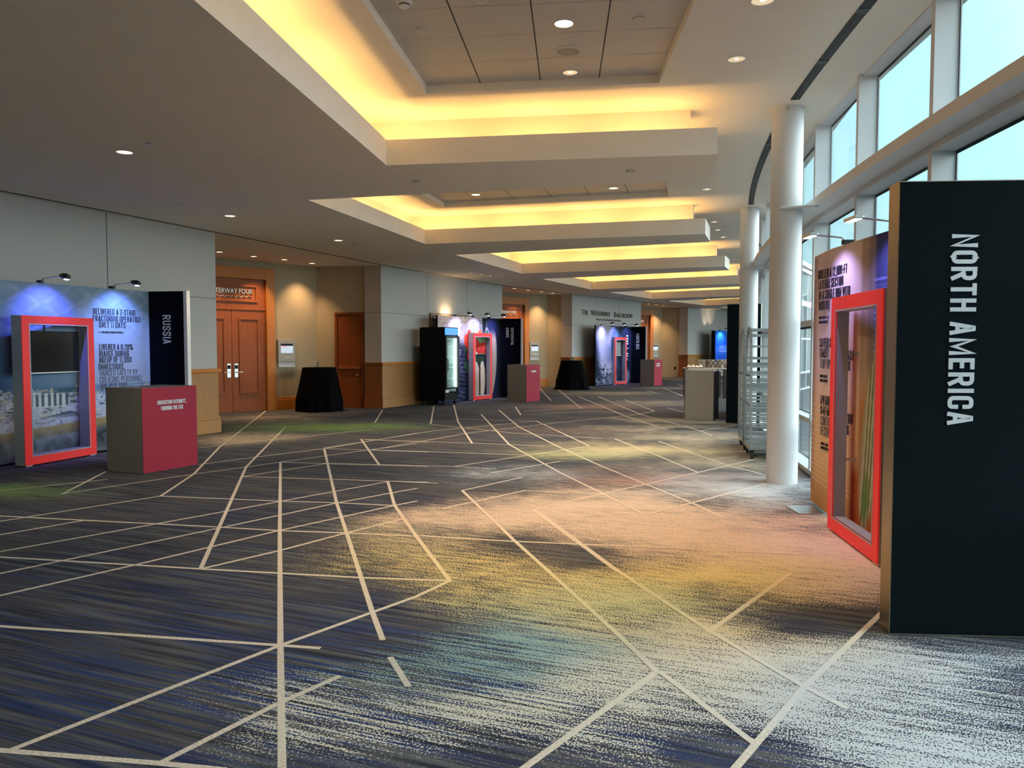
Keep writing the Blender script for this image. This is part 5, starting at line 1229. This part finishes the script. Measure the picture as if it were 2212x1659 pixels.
# picture lights wash the fabric wall behind the far blue display
for s_ in (0.25, 0.62):
    p = V2(BL0).lerp(V2(BL1), s_); n = d2(BL0, BL1); spot((p.x - n.y * 0.3, p.y + n.x * 0.3, 2.46), 16, (p.x - n.y * 1.0, p.y + n.x * 1.0, 3.3), 60)

# ------------------------------------------------------------------ red light-box frames
def red_frame(label, BLp, BRp, depth, screen, fh=1.96, border=0.118, group='red framed display boxes'):
    P, Q = V2(BLp), V2(BRp); d = (Q - P).normalized(); W = (Q - P).length
    t = thing('display_box', label, 'display box', (P.x, P.y, 0), math.atan2(d.y, d.x), group)
    mb = MB(); z0, z1 = 0.02, fh
    mb.box(0, border, -0.012, 0, z0, z1); mb.box(W - border, W, -0.012, 0, z0, z1); mb.box(border, W - border, -0.012, 0, z0, z0 + border); mb.box(border, W - border, -0.012, 0, z1 - border, z1)
    mb.build('red_front', M_RED, t)
    mb = MB(); e = 0.014
    for a, b, c, dd in ((0, e, z0, z1), (W - e, W, z0, z1), (e, W - e, z0, z0 + e), (e, W - e, z1 - e, z1)): mb.box(a, b, 0.0, depth, c, dd)
    b2 = border
    for a, b, c, dd in ((b2 - e, b2, z0 + b2 - e, z1 - b2 + e), (W - b2, W - b2 + e, z0 + b2 - e, z1 - b2 + e), (b2, W - b2, z0 + b2 - e, z0 + b2), (b2, W - b2, z1 - b2, z1 - b2 + e)): mb.box(a, b, -0.014, depth, c, dd)
    mb.build('box_casing', mat('box_grey_metal', (0.40, 0.40, 0.41), 0.5, 0.2), t)
    for z in (0.62, 1.50):
        for x in (b2 + 0.02, W - b2 - 0.02):
            mb = MB(); mb.tube([(x, depth - 0.01, z), (x, depth + 0.22, z)], 0.011, 8); mb.build('support_rod', M_STEEL, t)
    for x in (0.06, W - 0.06):
        mb = MB(); mb.box(x - 0.05, x + 0.05, 0.0, depth, 0.0, 0.02); mb.build('foot', M_STEEL, t)
    if screen:
        s = thing('monitor', screen, 'monitor', (P.x, P.y, 0), math.atan2(d.y, d.x))
        x0, x1, za, zb, y = b2 + 0.005, W - b2 - 0.005, 1.20, 1.765, depth - 0.05
        mb = MB(); mb.box(x0, x1 - 0.03, y, y + 0.04, za, zb); mb.build('back_shell', M_BLACK, s, bevel=0.004)
        mb = MB(); mb.box(x0 + 0.012, x1 - 0.045, y - 0.003, y, za + 0.02, zb - 0.012); mb.build('screen_glass', M_GLASSY_BLACK, s)
        mb = MB(); mb.box(x0, x1 - 0.03, y - 0.006, y, za, za + 0.014); mb.build('lower_trim', M_STEEL, s)
        mb = MB(); mb.box(x0 + 0.35, x0 + 0.37, y + 0.01, y + 0.03, zb, fh - b2); mb.build('hanger', M_BLACKMETAL, s)
    return t
red_frame('red framed upright box with black monitor in front of the snowy town print', (-6.273, 9.845), (-5.985, 11.00), 0.16, 'black monitor hanging in the red frame of the Russia display')
red_frame('red framed upright box in front of the tulips print', (-1.120, 22.10), (-0.605, 23.02), 0.15, None)
red_frame('red framed upright box with dark monitor in front of the waterfall print', (4.20, 31.45), (4.80, 32.25), 0.15, 'dark monitor hanging in the red frame of the North Sea display')
red_frame('red framed upright box close to the brown print beside the NORTH AMERICA panel', (2.700, 6.488), (2.586, 5.355), 0.095, None)

# ------------------------------------------------------------------ counters
def counter(label, c, l, r, h, rows, text=None, group='grey and red counters'):
    """c = front corner, l = far corner of the grey side, r = far corner of the red face"""
    c, l, r = V2(c), V2(l), V2(r); d = (r - c).normalized(); n = V2((d.y, -d.x)); b = l + (r - c)
    t = thing('counter', label, 'counter', (c.x, c.y, 0), math.atan2(d.y, d.x), group)
    mb = MB(); mb.hexa([tuple(c), tuple(r), tuple(b), tuple(l)], 0.0, h); mb.build('body', M_SLATE, t, world=True, bevel=0.004)
    mb = MB(); mb.hexa([tuple(c + n * 0.006), tuple(r + n * 0.006), tuple(r), tuple(c)], 0.004, h - 0.002); fp = mb.build('red_face', M_CRIMSON, t, world=True)
    X = Vector((d.x, d.y, 0)); o = Vector((c.x + n.x * 0.008, c.y + n.y * 0.008, 0))
    if text:
        W = (r - c).length
        for k, body in enumerate(text):
            V, FS = stroke_text(body, 0.05, 0.40, 0.15, 0.10, align='CENTER'); N = X.cross(Vector((0, 0, 1))); mb = MB()
            mb.add([o + X * (W * 0.53 + a) + Vector((0, 0, h - 0.215 - 0.075 * k + bb)) + N * cc for a, bb, cc in V], FS); mb.v = [tuple(to_local(t, v)) for v in mb.v]; mb.build('lettering', M_LETTER_W, fp, fix=False)
    else:
        m = marks('lettering', rows, o, X, (0, 0, 1), M_LETTER_W, t)
        m.parent = fp
    return t
counter('grey and crimson counter reading CONNECTION INTEGRITY, THROUGH THE LINE', (-4.511, 9.338), (-5.061, 9.549), (-4.158, 10.095), 1.05, None, ['CONNECTION INTEGRITY,', 'THROUGH THE LINE'])
counter('grey and crimson counter in front of the CONTINENTAL EUROPE panel', (0.404, 21.597), (-0.133, 21.968), (0.80, 22.20), 1.05, [(0.26, 0.84, 0.26, 0.045)])
counter('grey and crimson counter in front of the NORTH SEA panel', (5.693, 30.774), (5.20, 31.15), (6.13, 31.40), 1.05, [(0.22, 0.86, 0.32, 0.045), (0.18, 0.78, 0.38, 0.045)])
t = thing('counter', 'plain grey counter with black open side, left of the tall dark panel', 'counter', (4.25, 16.15, 0), -0.574)
mb = MB(); P0, P1, P2, P3 = (3.704, 16.50), (4.245, 16.15), (4.535, 16.85), (4.0, 17.2)
mb.hexa([P0, P1, P2, P3], 1.03, 1.06); e1 = V2(P0).lerp(V2(P3), 0.04); e2 = V2(P1).lerp(V2(P2), 0.04)
mb.hexa([P0, P1, tuple(e2), tuple(e1)], 0.0, 1.03)
mb.hexa([P0, tuple(V2(P0).lerp(V2(P1), 0.05)), tuple(V2(P3).lerp(V2(P2), 0.05)), P3], 0.0, 1.03); mb.build('body', M_GREY, t, world=True, bevel=0.004)
mb = MB(); mb.hexa([(4.20, 16.19), (4.249, 16.148), (4.539, 16.848), (4.49, 16.87)], 0.0, 1.035); mb.build('black_side', M_BLACK, t, world=True)

# ------------------------------------------------------------------ buffet tables and what stands on them
def buffet_table(label, x0, x1, y0, y1, h, m):
    t = thing('buffet_table', label, 'table', ((x0 + x1) / 2, (y0 + y1) / 2, 0), 0, 'high buffet tables behind the plain grey counter')
    hx, hy = (x1 - x0) / 2, (y1 - y0) / 2
    mb = MB(); mb.box(-hx, hx, -hy, hy, h - 0.04, h); mb.build('tabletop', m, t, bevel=0.005)
    mb = MB(); mb.box(-hx + 0.05, hx - 0.05, -hy + 0.05, hy - 0.05, h - 0.11, h - 0.04); mb.build('apron', M_GREY, t)
    for sx_, sy_ in ((-1, -1), (1, -1), (1, 1), (-1, 1)):
        mb = MB(); x, y = sx_ * (hx - 0.07), sy_ * (hy - 0.07); mb.box(x - 0.045, x + 0.045, y - 0.045, y + 0.045, 0, h - 0.04); mb.build('leg', mat('espresso_wood', (0.03, 0.014, 0.010), 0.5), t)
    return t
TH = 0.92
buffet_table('pale high buffet table with white china, behind the plain grey counter', 5.32, 6.52, 23.2, 24.0, TH, mat('pale_top', (0.5, 0.42, 0.34), 0.4))
buffet_table('dark red-brown high table behind the pale buffet table', 6.75, 7.7, 26.2, 27.0, 0.89, mat('red_brown_top', (0.12, 0.03, 0.02), 0.4))
def plate_stack(x, y, z, n, r, label):
    t = thing('plate_stack', label, 'stack of plates', (x, y, z)); 
    for k in range(n):
        mb = MB(); zz = 0.022 * k; mb.lathe([(r * 0.55, zz), (r * 0.6, zz + 0.004), (r, zz + 0.02), (r * 0.98, zz + 0.022), (r * 0.6, zz + 0.008), (0.0, zz + 0.008)], 24); mb.build('plate', M_PORCELAIN, t, smooth=True)
    return t
for i, (x, lab) in enumerate(((5.86, 'left stack of white plates behind the crossed wire riser'), (6.14, 'middle stack of white plates behind the crossed wire riser'), (6.42, 'right stack of white plates, beside the candle holder'))):
    plate_stack(x, 23.72, TH, 11, 0.135, lab)
t = thing('buffet_riser', 'folding crossed wire riser standing in front of the white plates', 'buffet riser', (6.20, 23.38, TH))
for k in range(4):
    for s in (-1, 1):
        mb = MB(); x = -0.22 + 0.14 * k; mb.tube([(x - s * 0.09, 0.03 * s, 0.008), (x + s * 0.09, 0.03 * s, 0.27)], 0.010, 6); mb.build('crossed_rod', mat('rust_wire', (0.06, 0.022, 0.012), 0.5, 0.4), t)
for i, (x, lab) in enumerate(((5.46, 'leftmost black tray with folded white napkins on the pale table'), (5.70, 'black tray with folded white napkins, nearest the crossed riser'))):
    t = thing('serving_tray', lab, 'tray', (x, 23.45, TH)); 
    mb = MB(); mb.box(-0.13, 0.13, -0.1, 0.1, 0, 0.022); mb.build('tray', M_BLACK, t, bevel=0.006)
    n_ = thing('folded_napkin', 'pile of folded white napkins on the ' + ('leftmost black tray' if i == 0 else 'black tray beside the crossed riser'), 'napkins', (x, 23.45, TH + 0.022))
    mb = MB(); r = np.random.RandomState(i)
    vs = []
    for a in range(9):
        for b in range(7):
            vs.append((-0.12 + 0.03 * a, -0.08 + 0.027 * b, 0.0 if a in (0, 8) or b in (0, 6) else 0.02 + 0.045 * r.rand() + 0.02 * math.sin(a * 1.3)))
    mb.add(vs, [[a * 7 + b, (a + 1) * 7 + b, (a + 1) * 7 + b + 1, a * 7 + b + 1] for a in range(8) for b in range(6)]); mb.build('linen', M_PORCELAIN, n_, smooth=True, fix=False)
t = thing('candle_holder', 'cream candle holder on the dark red-brown table', 'candle holder', (7.42, 26.6, 0.89))
mb = MB(); mb.lathe([(0.055, 0), (0.06, 0.01), (0.06, 0.14), (0.054, 0.14), (0.052, 0.02), (0.0, 0.02)], 20); mb.build('cup', mat('cream_glass', (0.75, 0.62, 0.42), 0.4), t, smooth=True)
mb = MB(); mb.lathe([(0.04, 0.02), (0.04, 0.09), (0.0, 0.092)], 16); mb.build('candle', M_PORCELAIN, t, smooth=True)

# ------------------------------------------------------------------ draped cocktail tables with glasses
def cocktail_table(label, c, rt, rb, puddle):
    t = thing('cocktail_table', label, 'cocktail table', (c[0], c[1], 0), 0, 'black draped cocktail tables')
    h = 1.06
    def wob(r, z, a):
        f = 1 - z / h
        return r + f * (0.035 * math.sin(7 * a + 1.0) + 0.02 * math.sin(13 * a) + 0.012 * math.sin(23 * a + 2)) * (0 if z > h - 0.012 else 1)
    prof = [(rb * 1.02 + puddle, 0.004), (rb + puddle * 0.45, 0.03), (rb, 0.12), (rb * 1.0, 0.3), (rt + (rb - rt) * 0.62, 0.55), (rt + (rb - rt) * 0.28, 0.82), (rt * 1.02, 1.0), (rt * 1.01, h - 0.02), (rt * 0.985, h - 0.002), (rt * 0.9, h), (0.0, h)]
    mb = MB(); mb.lathe(prof, 96, wob=wob); mb.build('tablecloth', M_LINEN, t, smooth=True)
    mb = MB(); mb.lathe([(rt * 0.96, h - 0.03), (rt * 0.96, h - 0.008), (0.0, h - 0.008)], 40); mb.build('tabletop', M_BLACK, t)
    mb = MB(); mb.lathe([(0.2, 0.0), (0.2, 0.02), (0.03, 0.04), (0.03, h - 0.03)], 20); mb.build('pedestal', M_BLACKMETAL, t)
    return t
cocktail_table('black draped cocktail table beside the WATERWAY FOUR door, one glass on top', (-4.70, 18.72), 0.40, 0.53, 0.0)
cocktail_table('black draped cocktail table left of the North Sea display, two glasses on top', (2.20, 28.35), 0.40, 0.57, 0.12)
def tumbler(x, y, label, h=0.13, r=0.036):
    t = thing('glass_tumbler', label, 'glass', (x, y, 1.06))
    mb = MB(); mb.lathe([(r * 0.85, 0.0), (r, h), (r * 0.92, h), (r * 0.78, 0.012), (0.0, 0.012)], 20); mb.build('glass_cup', M_TUMBLER, t, smooth=True)
    mb = MB(); mb.lathe([(r * 0.76, 0.013), (r * 0.82, 0.06), (0.0, 0.06)], 16); mb.build('candle_wax', M_PORCELAIN, t, smooth=True)
tumbler(-4.73, 18.70, 'small glass on the black cocktail table beside the WATERWAY FOUR door')
tumbler(2.17, 28.25, 'left of two small glasses on the far black cocktail table'); tumbler(2.27, 28.3, 'right of two small glasses on the far black cocktail table')

# ------------------------------------------------------------------ drinks cooler
def cooler():
    Fp = V2((-1.775, 20.25)); d = V2((0.415, 0.91)).normalized()
    t = thing('drinks_cooler', 'tall black drinks cooler with lit glass door and blue header', 'cooler', (Fp.x, Fp.y, 0), math.atan2(d.y, d.x))
    W, D, Hh, zb = 0.74, 0.76, 2.08, 0.13
    mb = MB(); mb.box(0, 0.03, 0, D, zb, Hh); mb.box(W - 0.03, W, 0, D, zb, Hh); mb.box(0.03, W - 0.03, D - 0.03, D, zb, Hh); mb.box(0.03, W - 0.03, 0, D, zb, zb + 0.22); mb.box(0.03, W - 0.03, 0, D, Hh - 0.22, Hh); mb.build('cabinet', M_BLACK, t)
    mb = MB(); mb.box(0.032, W - 0.032, D - 0.05, D - 0.032, zb + 0.22, Hh - 0.22); mb.box(0.031, 0.036, 0.06, D - 0.05, zb + 0.22, Hh - 0.22); mb.box(W - 0.036, W - 0.031, 0.06, D - 0.05, zb + 0.22, Hh - 0.22); mb.build('liner', mat('cooler_liner', (0.62, 0.74, 0.72), 0.5), t)
    mb = MB(); mb.box(0.02, W - 0.02, -0.012, 0, Hh - 0.205, Hh - 0.02); hd = mb.build('header_sign', mat('blue_header', (0.03, 0.15, 0.6), 0.3, emit=(0.03, 0.22, 0.85), estr=0.9), t)
    o = [(0.20, Hh - 0.17, 0.42, 0.022)]
    mm = MB(); x = 0.20
    for k in range(6): mm.box(x, x + 0.045, -0.014, -0.0115, Hh - 0.175, Hh - 0.14); x += 0.07
    mm.build('header_print', M_LETTER_W, hd)
    mb = MB(); z0, z1 = zb + 0.30, Hh - 0.235
    for a, b, c, e in ((0.0, 0.05, z0, z1), (W - 0.05, W, z0, z1), (0.05, W - 0.05, z0, z0 + 0.05), (0.05, W - 0.05, z1 - 0.05, z1)): mb.box(a, b, -0.05, -0.005, c, e)
    dr = mb.build('door_frame', M_BLACKMETAL, t, bevel=0.004)
    mb = MB(); mb.poly([(0.05, -0.03, z0 + 0.05), (W - 0.05, -0.03, z0 + 0.05), (W - 0.05, -0.03, z1 - 0.05), (0.05, -0.03, z1 - 0.05)]); mb.build('door_glass', M_COOLER_GLASS, dr, fix=False)
    mb = MB(); mb.tube([(0.02, -0.05, 0.92), (0.02, -0.09, 0.94), (0.02, -0.09, 1.22), (0.02, -0.05, 1.24)], 0.012, 8); mb.build('door_handle', M_BLACK, dr, smooth=True)
    for z in (0.70, 1.0, 1.28, 1.56):
        mb = MB(); mb.box(0.04, W - 0.04, 0.06, 0.075, z, z + 0.02)
        for k in range(9): y = 0.12 + k * 0.06; mb.box(0.04, W - 0.04, y, y + 0.008, z, z + 0.008)
        mb.box(0.04, 0.05, 0.06, D - 0.06, z, z + 0.01); mb.box(W - 0.05, W - 0.04, 0.06, D - 0.06, z, z + 0.01); mb.build('shelf', M_WHITE, t)
    mb = MB(); mb.tube([(W - 0.075, 0.03, zb + 0.33), (W - 0.075, 0.03, Hh - 0.29)], 0.022, 10); mb.build('led_tube', mat('cooler_led', (1, 1, 1), 0.4, emit=(0.80, 1.0, 0.97), estr=8.0), t)
    mb = MB()
    for k in range(5): mb.box(0.03, W - 0.03, -0.012, 0.0, zb + 0.02 + 0.035 * k, zb + 0.035 + 0.035 * k)
    mb.build('vent_grille', M_BLACKMETAL, t)
    mb = MB(); mb.box(0.03, 0.22, -0.011, -0.004, zb + 0.215, zb + 0.285); mb.build('data_label', M_PORCELAIN, t)
    mb = MB(); mb.box(0.46, 0.60, -0.010, -0.004, zb + 0.235, zb + 0.265); mb.build('maker_plate', M_STEEL, t)
    for x in (0.07, W - 0.07):
        for y in (0.07, D - 0.07):
            mb = MB(); mb.tube([(x - 0.02, y, 0.05), (x + 0.02, y, 0.05)], 0.05, 16); mb.bar((x, y, 0.06), (x, y + 0.0, zb), 0.035, 0.05); mb.build('caster', M_RUBBER, t)
cooler()

# ------------------------------------------------------------------ framed mirror, ballroom lettering, outlet
sA, zA = upright(B1, A2, 927, 676); sB, zB = upright(B1, A2, 1010, 681); dW = d2(B1, A2); nW = V2((dW.y, -dW.x)); pM = V2(B1) + dW * sA
t = thing('framed_mirror', 'gold framed mirror on the fabric wall behind the black cooler', 'mirror', (pM.x, pM.y, 0), math.atan2(dW.y, dW.x))
Wm = sB - sA; zt_, zl_ = zA, zA - 1.15
mb = MB(); fr = 0.085
for a, b, c, e in ((0, fr, zl_, zt_), (Wm - fr, Wm, zl_, zt_), (fr, Wm - fr, zl_, zl_ + fr), (fr, Wm - fr, zt_ - fr, zt_)): mb.box(a, b, -0.05, -0.003, c, e)
mb.build('frame', mat('antique_gold', (0.20, 0.13, 0.06), 0.45, 0.5, noise=0.4, nscale=20), t, bevel=0.012)
mb = MB(); mb.box(fr, Wm - fr, -0.018, -0.003, zl_ + fr, zt_ - fr); mb.build('mirror_glass', mat('mirror', (0.85, 0.85, 0.85), 0.02, 1.0), t)
q = pM + dW * (Wm * 0.40) + nW * 0.16; pl_ = light('picture_light', 'AREA', (q.x, q.y, zA - 0.04), 3.0, (1.0, 0.66, 0.34), shape='RECTANGLE', size=0.45, size_y=0.05); pl_.rotation_euler = (Matrix(((dW.x, 0, -nW.x * 0.35), (dW.y, 0, -nW.y * 0.35), (0, 0, 1))).col[2].to_track_quat('-Z', 'Y').to_euler())
t = thing('wall_lettering', 'dark metal lettering THE WATERWAY BALLROOM with a wave line on the fabric wall', 'wall lettering', (B2.x, B2.y, 0))
dB = d2(B2, A3); nB = V2((dB.y, -dB.x))
def on_b(px, py): s, z = upright(B2, A3, px, py); return Vector((B2.x + dB.x * s + nB.x * 0.006, B2.y + dB.y * s + nB.y * 0.006, z)), s
for body, pa, pb, hh in (('T', 1256, 1262, 0.235), ('HE', 1262.6, 1269.5, 0.20), ('W', 1276, 1285, 0.235), ('ATERWAY', 1285.3, 1317.5, 0.20), ('B', 1326.5, 1330.5, 0.235), ('ALLROOM', 1331, 1364.5, 0.20)):
    o, sa = on_b(pa, 683); o2, sb = on_b(pb, 683); o.z = 2.84
    V, FS = text_mesh(body, hh, xs=1.0, bold=-0.004, extrude=0.02)
    wd = max(v[0] for v in V) - min(v[0] for v in V); x0 = min(v[0] for v in V); k = (sb - sa) / wd
    X = Vector((dB.x, dB.y, 0)); N = Vector((nB.x, nB.y, 0)); mb = MB(); mb.add([o + X * ((a - x0) * k) + Vector((0, 0, b)) + N * c for a, b, c in V], FS); mb.build('lettering', M_LETTER_D, t, world=True, fix=False)
o, sa = on_b(1288, 690); o2, sb = on_b(1341, 693); X = Vector((dB.x, dB.y, 0))
mb = MB(); mb.tube([Vector((o.x, o.y, 2.69)) + X * ((sb - sa) * i / 90) + Vector((0, 0, 0.03 * math.sin(i / 90 * 2 * PI * 8))) + Vector((nB.x, nB.y, 0)) * 0.012 for i in range(91)], 0.016, 6); mb.build('wave_line', M_LETTER_D, t, world=True)
Cn, dd, nrm, right, s, sn = ALC[2]
so, zo = upright(Cn, Cn + s, 1458, 795); po = Cn + s * so
t = thing('power_outlet', 'small dark power outlet low on the beige wall beyond the North Sea counter', 'outlet', (po.x, po.y, zo), math.atan2(s.y, s.x))
mb = MB(); mb.box(-0.05, 0.05, -0.012, -0.001, -0.06, 0.06); mb.build('plate', M_BLACKMETAL, t, bevel=0.003)
for z in (-0.025, 0.025):
    mb = MB(); mb.box(-0.018, 0.018, -0.015, -0.012, z - 0.016, z + 0.016); mb.build('socket', M_BLACK, t)

# ------------------------------------------------------------------ aluminium bakery racks on casters
def bakery_rack(label, x, y, rot):
    t = thing('bakery_rack', label, 'bakery rack', (x, y, 0), rot, 'aluminium bakery racks')
    W, D = 0.46, 0.70      # ladder sides span x, open ends run along y
    for x_, e in ((0.0, 0), (W, 1)):
        path = [(x_, 0.0, 0.14)]
        path += [(x_, 0.0, 1.30)] + [(x_, D / 2 - D / 2 * math.cos(PI * k / 14), 1.30 + 0.52 * math.sin(PI * k / 14)) for k in range(1, 14)] + [(x_, D, 1.30), (x_, D, 0.14)]
        mb = MB()
        for a, b in zip(path[:-1], path[1:]): mb.bar(a, b, 0.045, 0.028, up=(1, 0, 0))
        mb.build('arched_end', M_ALU, t)
    for z in (0.35, 0.75, 1.15):
        mb = MB(); mb.bar((0, 0, z), (0, D, z), 0.02, 0.03); mb.build('end_brace', M_ALU, t)
    for yy in (0.02, D - 0.02):
        for k in range(11):
            z = 0.26 + 0.112 * k
            mb = MB(); mb.box(0.0, W, yy - 0.012, yy + 0.012, z, z + (0.040 if k % 3 == 0 else 0.018)); mb.build('slide', M_ALU, t)
    for z in (1.56, 1.72, 1.80):
        mb = MB(); yy = D / 2 - (0.26 if z < 1.6 else 0.18 if z < 1.75 else 0.03); mb.box(0.0, W, yy - 0.012, yy + 0.012, z - 0.015, z + 0.015); mb.build('top_rail', M_ALU, t)
    mb = MB(); mb.box(-0.02, W + 0.02, -0.01, D + 0.01, 0.125, 0.185); mb.build('base_frame', M_ALU, t, bevel=0.004)
    for x_ in (0.03, W - 0.03):
        for yy in (0.05, D - 0.05):
            mb = MB(); mb.tube([(x_ - 0.016, yy, 0.055), (x_ + 0.016, yy, 0.055)], 0.055, 18); w_ = mb.build('caster_wheel', M_RUBBER, t, smooth=True)
            mb = MB(); mb.bar((x_ - 0.024, yy, 0.05), (x_ - 0.024, yy, 0.125), 0.03, 0.006); mb.bar((x_ + 0.024, yy, 0.05), (x_ + 0.024, yy, 0.125), 0.03, 0.006); mb.box(x_ - 0.03, x_ + 0.03, yy - 0.03, yy + 0.03, 0.112, 0.126); mb.build('caster_fork', M_BLACKMETAL, w_)
    return t
rk = bakery_rack('nearer silver bakery rack on casters, partly behind the nearest white column', 3.30, 10.60, -0.20)
dup(rk, (3.475, 11.50, 0), -0.20, 'farther silver bakery rack on casters, behind the nearer rack')
